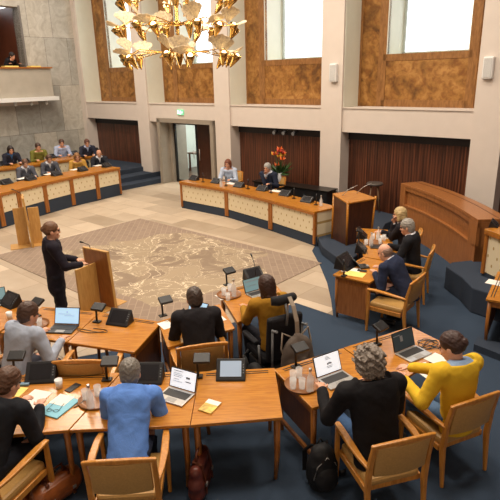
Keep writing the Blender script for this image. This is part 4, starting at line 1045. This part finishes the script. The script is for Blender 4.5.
for lb, px, tp, hr, sh_, hs, kd in RL: mini(lb, px, None, zoff=.32, top=tp, hair=hr, shirt=sh_, hair_style=hs, kind=kd, lean=12, head=(12, 0, 0))
gpnt = W(-.62, 2.75, 0); mini_r = person('person in black leaning over the gallery parapet at upper left', (gpnt.x, gpnt.y), WANG - PI / 2 + .5, (28, 26, 30), (40, 30, 28), lean=34, head=(16, 0, 0), hands=((-.28, .42, .80), (.28, .40, .80)), h=.012, origin_z=3.5)
gs = thing('bench', 'dark gallery bench under the person in black', 'bench', W(-.75, 3.6, 3.0), WANG + PI / 2)
MB().box((0, 0, .90), (2.6, .4, .06)).build('seat', PANELW, gs); MB().box((0, .1, .435), (2.5, .1, .87)).build('support', PANELW, gs)
# empty chairs
ec = at(79, 366, .45); chair('empty wooden armchair pushed to the middle left desk, back to the blue folder', (-1.80, 5.19, 0), D(0), CH)
# ------------------------------------------------------------------ electric wheelchair
wc = thing('electric_wheelchair', 'black electric wheelchair with headrest in the middle aisle', 'wheelchair', (wq.x, wq.y, 0), wrz)
UPH = fabric('wheelchair cushion', (36, 36, 40), .8)
MB().box((0, .06, .40), (.46, .48, .09)).build('seat', UPH, wc, .03)
MB().box((0, -.27, .72), (.46, .09, .60), mat=Matrix.Rotation(.10, 4, 'X')).build('backrest', UPH, wc, .035)
hb = MB(); hb.tube([(-.15, -.24, 1.20), (-.08, -.27, 1.20), (.08, -.27, 1.20), (.15, -.24, 1.20)], [.05, .06, .06, .05], 12); hb.build('headrest', UPH, wc)
MB().tube([(0, -.33, .9), (0, -.36, 1.05), (0, -.3, 1.19)], .016).build('headrest_bracket', GREYP, wc)
MB().box((0, -.04, .22), (.42, .62, .20)).build('power_base', BLACK, wc, .03)
MB().tube([(-.2, -.34, .26), (-.2, -.36, .9)], .014).tube([(.2, -.34, .26), (.2, -.36, .9)], .014).tube([(-.2, -.36, .88), (-.2, -.46, .92)], .016).tube([(.2, -.36, .88), (.2, -.46, .92)], .016).build('back_frame', GREYP, wc)
for s_ in (-1, 1):
    MB().box((s_ * .29, .04, .65), (.07, .34, .045)).build('armrest', UPH, wc, .015)
    MB().tube([(s_ * .28, -.18, .40), (s_ * .28, -.16, .63)], .014).build('armrest_post', GREYP, wc)
    M = Matrix.Rotation(PI / 2, 4, 'Y')
    MB().lathe([(.10, -.04), (.165, -.045), (.175, -.02), (.175, .02), (.165, .045), (.10, .04)], (s_ * .29, -.10, .175), 24, M).build('drive_wheel', plain('tyre', (52, 52, 54), .8), wc)
    MB().lathe([(.0, -.02), (.10, -.042), (.10, .042), (0, .02)], (s_ * .29, -.10, .175), 16, M).build('wheel_hub', GREYP, wc)
    MB().lathe([(.05, -.025), (.095, -.025), (.10, 0), (.095, .025), (.05, .025)], (s_ * .22, .40, .10), 18, M).build('caster', GREYP, wc)
    MB().lathe([(.05, -.025), (.085, -.025), (.09, 0), (.085, .025), (.05, .025)], (s_ * .22, -.46, .09), 18, M).build('caster', GREYP, wc)
    MB().sweep([(s_ * .22, -.2, .24), (s_ * .22, -.40, .22), (s_ * .22, -.46, .10)], .03, .03).build('caster_fork', GREYP, wc)
    MB().tube([(s_ * .18, .28, .36), (s_ * .16, .50, .14)], .015).build('leg_hanger', GREYP, wc)
    MB().box((s_ * .22, -.39, .33), (.05, .015, .05)).build('tail_light', plain('red lamp', (200, 40, 50), .3, emit=.4), wc, .004)
MB().box((0, .52, .07), (.4, .2, .02)).build('footplate', BLACK, wc, .004)
MB().box((.29, .28, .68), (.07, .1, .04)).tube([(.29, .29, .69), (.29, .29, .76)], [.008, .014]).build('joystick', BLACK, wc)
# backpack hanging from the wheelchair
def soft(name, mat, prims, lo, hi, parent, h=.01, nz=.004, planes=()):
    S_ = SDF(lo, hi, h)
    for k, a in prims:
        getattr(S_, k)(*a)
    for p in planes: S_.plane(*p)
    S_.noise(nz, 40, 2); return S_.build(name, mat, parent)
GB = fabric('grey backpack cloth', (104, 94, 86), .85)
M4 = Matrix.Rotation(wrz, 4, 'Z'); bpos = Vector((wq.x, wq.y, 0)) + M4 @ Vector((.05, -.50, 0))
bpk = thing('backpack', 'grey cloth backpack hanging from the back of the wheelchair', 'bag', (bpos.x, bpos.y, 0), wrz)
soft('pouch', GB, [('ell', ((0, 0, .60), (.20, .10, .24), .02)), ('ell', ((0, .0, .50), (.21, .11, .16), .05)), ('cone', ((0, 0, .70), (0, .01, .83), .08, .03, .05))], (-.3, -.2, .3), (.3, .2, .95), bpk)
soft('front_pocket', GB, [('ell', ((0, -.075, .52), (.12, .05, .11), .02))], (-.2, -.2, .35), (.2, .1, .7), bpk)
MB().sweep([(0, 0, .82), (0, .02, 1.0), (0, .10, 1.16), (0, .19, 1.24)], .05, .012, up=(0, 1, .2)).build('strap', plain('grey strap', (150, 138, 124), .8), bpk)
for s_ in (-1, 1): MB().tube([(s_ * .05, .03, .80), (s_ * .17, .05, .88), (s_ * .2, .03, .70), (s_ * .15, -.01, .5)], .012).build('shoulder_strap', plain('grey strap', (150, 138, 124), .8), bpk)
# ------------------------------------------------------------------ bags on the floor
def satchel(label, loc, rz, mat, w=.40, d=.15, hgt=.30, tiltx=0):
    t = thing('leather_bag', label, 'bag', loc, rz)
    soft('bag_body', mat, [('cone', ((-w / 2 + d / 2, 0, d * .55), (w / 2 - d / 2, 0, d * .55), d * .55, d * .55, .02)), ('cone', ((-w / 2 + .07, 0, hgt - .08), (w / 2 - .07, 0, hgt - .08), .055, .055, .14)), ('cone', ((-w / 2 + .06, 0, hgt * .5), (w / 2 - .06, 0, hgt * .5), .07, .07, .08))], (-w / 2 - .08, -d - .05, -.02), (w / 2 + .08, d + .05, hgt + .08), t, .009, .003)
    fm = MB()
    for x in (-w * .25, w * .25): fm.sweep([(x, -d * .62, .06), (x, -d * .58, hgt * .5), (x, -.05, hgt * .92), (x, .03, hgt * .99), (x, d * .5, hgt * .6)], .028, .006, up=(0, -1, .5))
    fm.build('buckle_straps', plain('dark strap leather', (92, 44, 22), .4), t)
    MB().tube([(-.09, 0, hgt - .03), (-.08, 0, hgt + .06), (.08, 0, hgt + .06), (.09, 0, hgt - .03)], .011).build('handle', plain('dark strap leather', (92, 44, 22), .4), t)
    for x in (-w * .25, w * .25): MB().box((x, -d * .64, hgt * .42), (.034, .012, .03)).build('buckle', SILV, t)
    return t
TANL = plain('cognac leather', (142, 78, 36), .35, var=.3, scale=9, bmp=.2); BURG = plain('burgundy leather', (92, 42, 32), .38, var=.25, scale=10, bmp=.2)
b1 = at(58, 478, .15); satchel('cognac leather satchel on the carpet between the two nearest chairs', (b1.x + .02, b1.y - .1, 0), D(55), TANL, .44, .17, .28)
b2 = at(34, 488, .1); satchel('second cognac leather bag lying left of the larger satchel', (b2.x - .04, b2.y - .03, 0), D(70), TANL, .36, .13, .22)
b3 = at(200, 470, .22); satchel('burgundy leather briefcase standing under the joint of the near desks', (b3.x, b3.y, 0), D(80), BURG, .42, .14, .40)
p_ = at(322, 468, .2); bk = thing('backpack', 'black backpack on the carpet beside the chair of the curly haired man', 'bag', (p_.x, p_.y, 0), D(18))
BN = fabric('black nylon', (32, 32, 34), .6)
soft('pouch', BN, [('ell', ((0, 0, .20), (.15, .12, .22), .02)), ('cone', ((0, 0, .1), (0, 0, .36), .13, .10, .05))], (-.26, -.24, -.02), (.26, .24, .52), bk)
soft('front_pocket', BN, [('ell', ((0, -.11, .16), (.11, .06, .13), .02))], (-.2, -.25, .0), (.2, 0, .35), bk)
for s_ in (-1, 1): MB().sweep([(s_ * .07, .08, .42), (s_ * .10, .17, .30), (s_ * .11, .14, .10)], .045, .012, up=(0, 1, 0)).build('shoulder_strap', BN, bk)
MB().tube([(-.03, .05, .44), (0, .05, .49), (.03, .05, .44)], .009).build('handle', BN, bk); MB().tube([(-.12, -.08, .16), (-.09, -.09, .30), (0, -.1, .39), (.09, -.09, .30), (.12, -.08, .16)], .005, 6).build('zip', SILV, bk)
# ------------------------------------------------------------------ things on the desks
T = .731
def yaw(a, b): d = at(*b, T) - at(*a, T); return math.atan2(d.y, d.x)
def lap(mk, label, fl, frr, h=T, back=.115, **k):
    """front-left and front-right corner of the base in the photograph"""
    a = at(*fl, h); b = at(*frr, h); r = math.atan2((b - a).y, (b - a).x); m_ = (a + b) / 2 + Vector((-math.sin(r), math.cos(r), 0)) * back
    o = mk; o.location = (m_.x, m_.y, h); o.rotation_euler.z = r; o['label'] = label; return o
lap(mk_laptop(SILV, SCRW, 18, .31, .23, TXT), 'silver laptop with a document on screen right of the blue jacketed man', (154, 399), (183, 408))
lap(mk_laptop(SILV, SCRW, 20, .33, .23, TXT2), 'silver laptop with a white page on screen before the curly haired man', (331, 391), (357, 381))
lap(mk_laptop(SILV, SCRD, 18, .33, .23, [(-.3, .8, .3, .03), (-.1, .6, .12, .3)]), 'silver laptop with a dark menu screen left of the yellow sweater', (410, 364), (433, 354))
lap(mk_laptop(BLACK, SCRB, 22, .33, .23, [(0, .72, .04, .05), (-.1, .6, .5, .015), (.1, .5, .4, .015)]), 'black laptop with a pale blue page before the pale grey jacketed man', (44, 334), (72, 335), back=.13)
lap(mk_laptop(DARKM, SCRB, 20, .30, .21, [(0, .7, .5, .02)]), 'laptop with a blue screen hidden partly behind the dark suited man', (177, 322), (196, 327))
lap(mk_laptop(SILV, SCRT, 20, .30, .21, [(0, .78, .8, .06), (-.1, .45, .6, .03)]), 'laptop with a teal page before the wheelchair user', (253, 300), (273, 294))
lap(mk_laptop(DARKM, SCRT, 35, .20, .15), 'small tablet in a keyboard case before the bald man', (373, 271), (363, 262), back=.08)
lap(mk_laptop(DARKM, SCRT, 25, .28, .2), 'laptop with a teal screen cut by the left edge of the photo', (-10, 309), (5, 306))
def put(f, label, px, py, rz=0.0, h=T, group=None): p = at(px, py, h); return f(label, (p.x, p.y, h), rz, group)
LIT = screen('pale lit desk screen', (150, 166, 184), .45)
lc_ = mk_bigconsole(LIT); p = at(231, 379, T); lc_.location = (p.x, p.y + .05, T); lc_.rotation_euler.z = D(-2); lc_['label'] = 'grey desk screen unit with a lit display behind the booklet on the near desk'
CG = 'dark desk screen units'
for lb, px, py, r, in (('dark desk screen unit at the left of the near desk beside the white cup', 42, 379, 4), ('dark desk screen unit beside the blue jacketed man, left of his laptop', 149, 380, -3), ('dark desk screen unit on the middle left desk, right of the tangled cable', 120, 323, -18),
                       ('dark desk screen unit by the cup on the far left desk', 11, 305, -36), ('dark desk screen unit behind the teal laptop of the wheelchair user', 254, 279, 32)):
    put(bigconsole, lb, px, py, D(r), T, CG)
LG = 'desk microphone units on posts'
for lb, px, py, r in (('desk microphone post left of the large dark screen unit, by the near left person', 15, 374, 0), ('desk microphone post on the near desk behind the bottle and glasses', 107, 380, 0), ('desk microphone post on the near desk left of the lit screen unit', 198, 377, 0),
                      ('desk microphone post behind the pale grey jacketed man and his laptop', 37, 316, -30), ('desk microphone post on the middle left desk by the lectern foot', 97, 322, -20), ('desk microphone post at the left corner of the dark suited man desk', 163, 316, 30),
                      ('desk microphone post at the far corner of the wheelchair user desk', 227, 285, 35), ('desk microphone post behind the white page laptop, by the water tray', 296, 367, 30), ('desk microphone post between the laptops of the two near right people', 377, 345, 40), ('desk microphone post at the window end of the far right desk pair', 359, 243, 80)):
    put(lamp, lb, px, py, D(r), T, LG)
put(mpost, 'thin microphone post at the corner of the desk with yellow papers', 344, 276, D(52), T)
put(bigconsole, 'dark desk screen unit at the far edge of the desk with yellow papers', 346, 267, D(52), T, CG).scale = (1.25,) * 3
put(bigconsole, 'dark desk screen unit on the white haired man desk, nearer one', 361, 251, D(72), T, CG)
put(bigconsole, 'dark desk screen unit on the white haired man desk, farther one', 362, 237, D(76), T, CG)
# trays, bottles and glasses
TG = 'round brown serving trays'; BG = 'water bottles on trays'; GG = 'drinking glasses'
for wh, (px, py), bots, gls in (('beside the blue jacketed man', (97, 400), [(91, 408)], [(86, 399), (98, 395), (104, 399)]), ('on the near right desk', (302, 385), [(310, 391)], [(293, 380), (299, 377), (293, 388), (302, 388)]), ('by the pale grey jacketed man', (35, 325), [(36, 322)], [(31, 326), (40, 326)]),
                                ('on the wheelchair user desk', (229, 295), [(234, 296)], [(224, 295), (230, 291), (228, 300)]), ('on the white haired man desk', (373, 243), [(371, 246), (378, 240)], [(366, 245), (373, 239), (380, 244), (384, 240)])):
    put(tray, 'round brown tray of water glasses ' + wh, px, py, 0, T, TG)
    for i, (a, b) in enumerate(bots): put(bottle, 'glass water bottle on the tray ' + wh + (', nearer one' if len(bots) > 1 and i == 0 else ', farther one' if len(bots) > 1 else ''), a, b, 0, T + .006, BG)
    nm4 = {2: ['left', 'right'], 3: ['left', 'middle', 'right'], 4: ['first from left', 'second from left', 'third from left', 'rightmost']}[len(gls)]
    order = sorted(range(len(gls)), key=lambda i: gls[i][0])
    for k, i in enumerate(order): put(tumbler, 'drinking glass on the tray ' + wh + ', ' + nm4[k], gls[i][0], gls[i][1], 0, T + .006, GG)
put(cup, 'white cup beside the dark screen unit on the near left desk', 59.5, 388, 0, T, 'white cups'); put(cup, 'white cup on the far left desk beyond the pale grey jacket', 10, 319, 0, T, 'white cups')
def sh(label, px, py, w_, d_, r, mat=PAPER, name='paper_sheet', cat='paper', th=.002, dz=0): p = at(px, py, T); return sheet(label, p.x, p.y, T + dz, w_, d_, D(r), mat, name, cat, th)
BLUEF = plain('light blue cover', (120, 186, 206), .5); YELP = plain('yellow paper', (236, 214, 120), .7)
sh('white paper the near left person writes on', 34, 399, .21, .29, -18); nb = sh('light blue folder lying open on the near left desk', 59, 407, .24, .31, -24, BLUEF, 'folder', 'folder', .012)
sh('white sheet lying on the light blue folder', 62, 401, .17, .16, -22, PAPER, 'paper_sheet', 'paper', .002, .012)
gl = thing('spectacles', 'pair of dark rimmed spectacles lying on the light blue folder', 'glasses', at(53, 412, T) + Vector((0, 0, .014)), D(-10))
gmm = MB()
for s_ in (-1, 1): gmm.tube([(s_ * .034 + .024 * math.cos(a), .02 * math.sin(a), .004) for a in [i * PI / 8 for i in range(17)]], .002, 5); gmm.tube([(s_ * .058, 0, .004), (s_ * .05, .12, .004)], .002, 5)
gmm.tube([(-.01, .004, .004), (.01, .004, .004)], .002, 5); gmm.build('rim', BLACK, gl)
sh('black phone beside the white cup on the near left desk', 73, 388, .075, .15, -28, BLACK, 'phone', 'phone', .009); sh('yellow envelope left of the near left paper', 19, 392, .11, .16, -12, YELP, 'envelope', 'paper', .004)
sh('small blue and grey case behind the near left paper', 25, 385, .09, .05, 4, plain('blue grey case', (110, 140, 160), .5), 'case', 'case', .022)
bkc = sh('yellow covered booklet on the near desk right of the silver laptop', 210, 407, .14, .19, -28, plain('booklet cover', (214, 178, 84), .4, var=.45, scale=26), 'booklet', 'book', .012)
p0 = MB().box((0, .06, .0131), (.14, .065, .002)).build('white_band', PAPER, bkc)
sh('white sheet under the silver laptop beside the blue jacket', 147, 398, .1, .2, 30)
sh('white paper on the dark suited man desk by the microphone post', 166, 325, .15, .21, 34); sh('white card right of the dark suited man', 222, 318, .05, .16, 30)
sh('white paper at the corner of the wheelchair user desk', 221, 297, .1, .2, 30); sh('upper white sheet by the hand of the woman in the yellow sweater', 441, 361, .21, .29, 36); sh('lower white sheet nearest the woman in the yellow sweater', 427, 371, .21, .29, 24, dz=.0)
sh('white sheet at the right of the papers beside the yellow sleeve', 436, 373, .15, .24, 44, dz=.003)
sh('yellow paper in front of the bald man', 355, 274, .21, .30, 60, YELP); sh('white paper under the yellow paper in front of the bald man', 351, 270, .21, .28, 70, dz=-.0005 + .0); sh('black phone on the yellow paper by the bald man', 362, 271, .07, .14, 66, BLACK, 'phone', 'phone', .008, .003)
sh('white paper on the desk between white haired man and blonde woman', 384, 237, .2, .28, 80); sh('dark folder before the white haired man', 379, 247, .22, .3, 76, plain('dark folder', (48, 44, 44), .5), 'folder', 'folder', .014)
sh('white papers on the desk cut by the right edge', 497, 283, .2, .28, 50); sh('black pen lying at the right of the light blue folder', 80, 404, .008, .14, -30, BLACK, 'pen', 'pen', .008)
# tangled cables
def cable(label, pts, name='cable', r=.004):
    o = MB().tube(pts, r, 6).build(name, BLACK, None); return tag(o, label, 'cable')
c0 = at(428, 345, T); rr = random.Random(11); P = [(c0.x + .13 * math.sin(i * 1.13) * rr.uniform(.6, 1.1), c0.y + .13 * math.cos(i * .93) * rr.uniform(.6, 1.1), T + .006 + .004 * (i % 3)) for i in range(26)]
cable('tangled black cable behind the papers of the woman in yellow', cat([Vector(p) for p in P], 12))
c0 = at(92, 331, T); P = [(c0.x + .2 * math.sin(i * .9), c0.y + .06 * math.cos(i * 1.3), T + .006) for i in range(9)]
cable('looped black cable on the middle left desk right of the black laptop', cat([Vector(p) for p in P], 12))
put(goose, 'thin gooseneck microphone before the wheelchair user', 256, 281, D(200), T)
# consoles and posts of the benches
def bput(f, lst, z, fmt, group, rz, s=1):
    for nm, (px, py) in lst: p = at(px, py, z); f(fmt % nm, (p.x, p.y, z), rz, group).scale = (s, s, s)
od = ['leftmost', 'second from left', 'third from left', 'fourth from left', 'fifth from left', 'sixth from left', 'rightmost']
bput(console, zip(od, [(194, 180), (216, 183), (239, 187), (262, 190.5), (285, 195.5), (307, 202)]), .81, 'black voting console on the back desk, %s', 'black consoles on the back desk', D(-42), 1.25)
bput(mpost, zip(od, [(203, 182), (226, 186), (248, 189), (271, 193), (294, 198.5), (316, 205)]), .81, 'microphone post on the back desk, %s', 'microphone posts on the back desk', D(-42))
bput(console, zip(od, [(7, 184), (31, 180), (57, 175.5), (83, 171), (107, 167)]), .93, 'black voting console on the front left bench row, %s', 'black consoles on the front left row', D(62), 1.35)
bput(console, zip(od, [(2, 165.5), (26, 163), (52, 158), (75, 154.5), (96, 151.5)]), 1.07, 'black voting console on the rear left bench row, %s', 'black consoles on the rear left row', D(62), 1.3)
bput(bottle, zip(od[:2], [(221, 187), (321, 206)]), .81, 'water bottle on the back desk, %s', 'bottles on the back desk', 0)
for lb, px, py, r in (('paper before the woman in light blue on the back desk', 231, 183.5, -42), ('paper before the white haired man on the back desk', 276, 191, -42)): p = at(px, py, .81); sheet(lb, p.x, p.y, .811, .3, .21, D(r))
for lb, px, py in (('paper before the grey suited man at the left of the front left row', 22, 179), ('paper before the second man in the front left row', 49, 174.5), ('paper before the woman in gold', 75, 170), ('paper before the bald man in the front left row', 98, 166)): p = at(px, py - .5, .93); sheet(lb, p.x, p.y, .931, .21, .3, D(-28))
for lb, px, py, z in (('black voting console on the cream bench at the right edge', 494, 226, 1.23),): put(console, lb, px, py, D(60), z)
for i, (px, w_) in enumerate(((12, .5), (31, .4))):
    p = W(.35, (3.0, 2.1)[i], 4.17); o = MB().box((0, 0, .025), (w_, .3, .05)).build('document_stack', YELP); o.location = p; o.rotation_euler.z = WANG + PI / 2; tag(o, ('stack of yellowish papers on the gallery parapet left of the person', 'stack of yellowish papers on the gallery parapet right of the person')[i], 'papers')
# ------------------------------------------------------------------ light
w = bpy.data.worlds.new('world'); SC.world = w; w.use_nodes = True
bg = w.node_tree.nodes['Background']; bg.inputs[0].default_value = (.95, .98, 1, 1); bg.inputs[1].default_value = 2.6
def area(name, loc, size, power, col, rot=(0, 0, 0)):
    l = bpy.data.lights.new(name, 'AREA'); l.shape = 'RECTANGLE'; l.size, l.size_y = size; l.energy = power; l.color = col
    o = bpy.data.objects.new(name, l); COL.objects.link(o); o.location = loc; o.rotation_euler = rot; return o
WARM = (1, .87, .72)
for x, y, pw in ((-4.2, 12.5, 190), (-.6, 12.2, 190), (-4.5, 8.5, 190), (-.9, 8.2, 190), (2.6, 9.2, 190), (-2.6, 4.6, 170), (.6, 4.2, 170), (3.4, 5.4, 170), (-7.2, 17.2, 230), (-5.6, 15.2, 170), (-7.5, 12.8, 160)):
    area('unseen_ceiling_light', (x, y, 8.85), (1.3, 1.3), pw, WARM)  # unseen overhead lights standing for hall lamps, one added to lighten the stone wall
for x, y in ((-1.36, 10.6),):
    l = bpy.data.lights.new('chandelier_light', 'POINT'); l.energy = 50; l.color = (1, .78, .48); l.shadow_soft_size = .6
    o = bpy.data.objects.new('chandelier_light', l); COL.objects.link(o); o.location = (x, y, 3.85)
area('lobby_light', (W(6, -2.6, 2.75)), (3, 2), 150, (1, .97, .9))
SC.view_settings.view_transform = 'Standard'; SC.view_settings.look = 'None'; SC.view_settings.gamma = 1; SC.view_settings.use_curve_mapping = False
SC.view_settings.exposure = 0.07
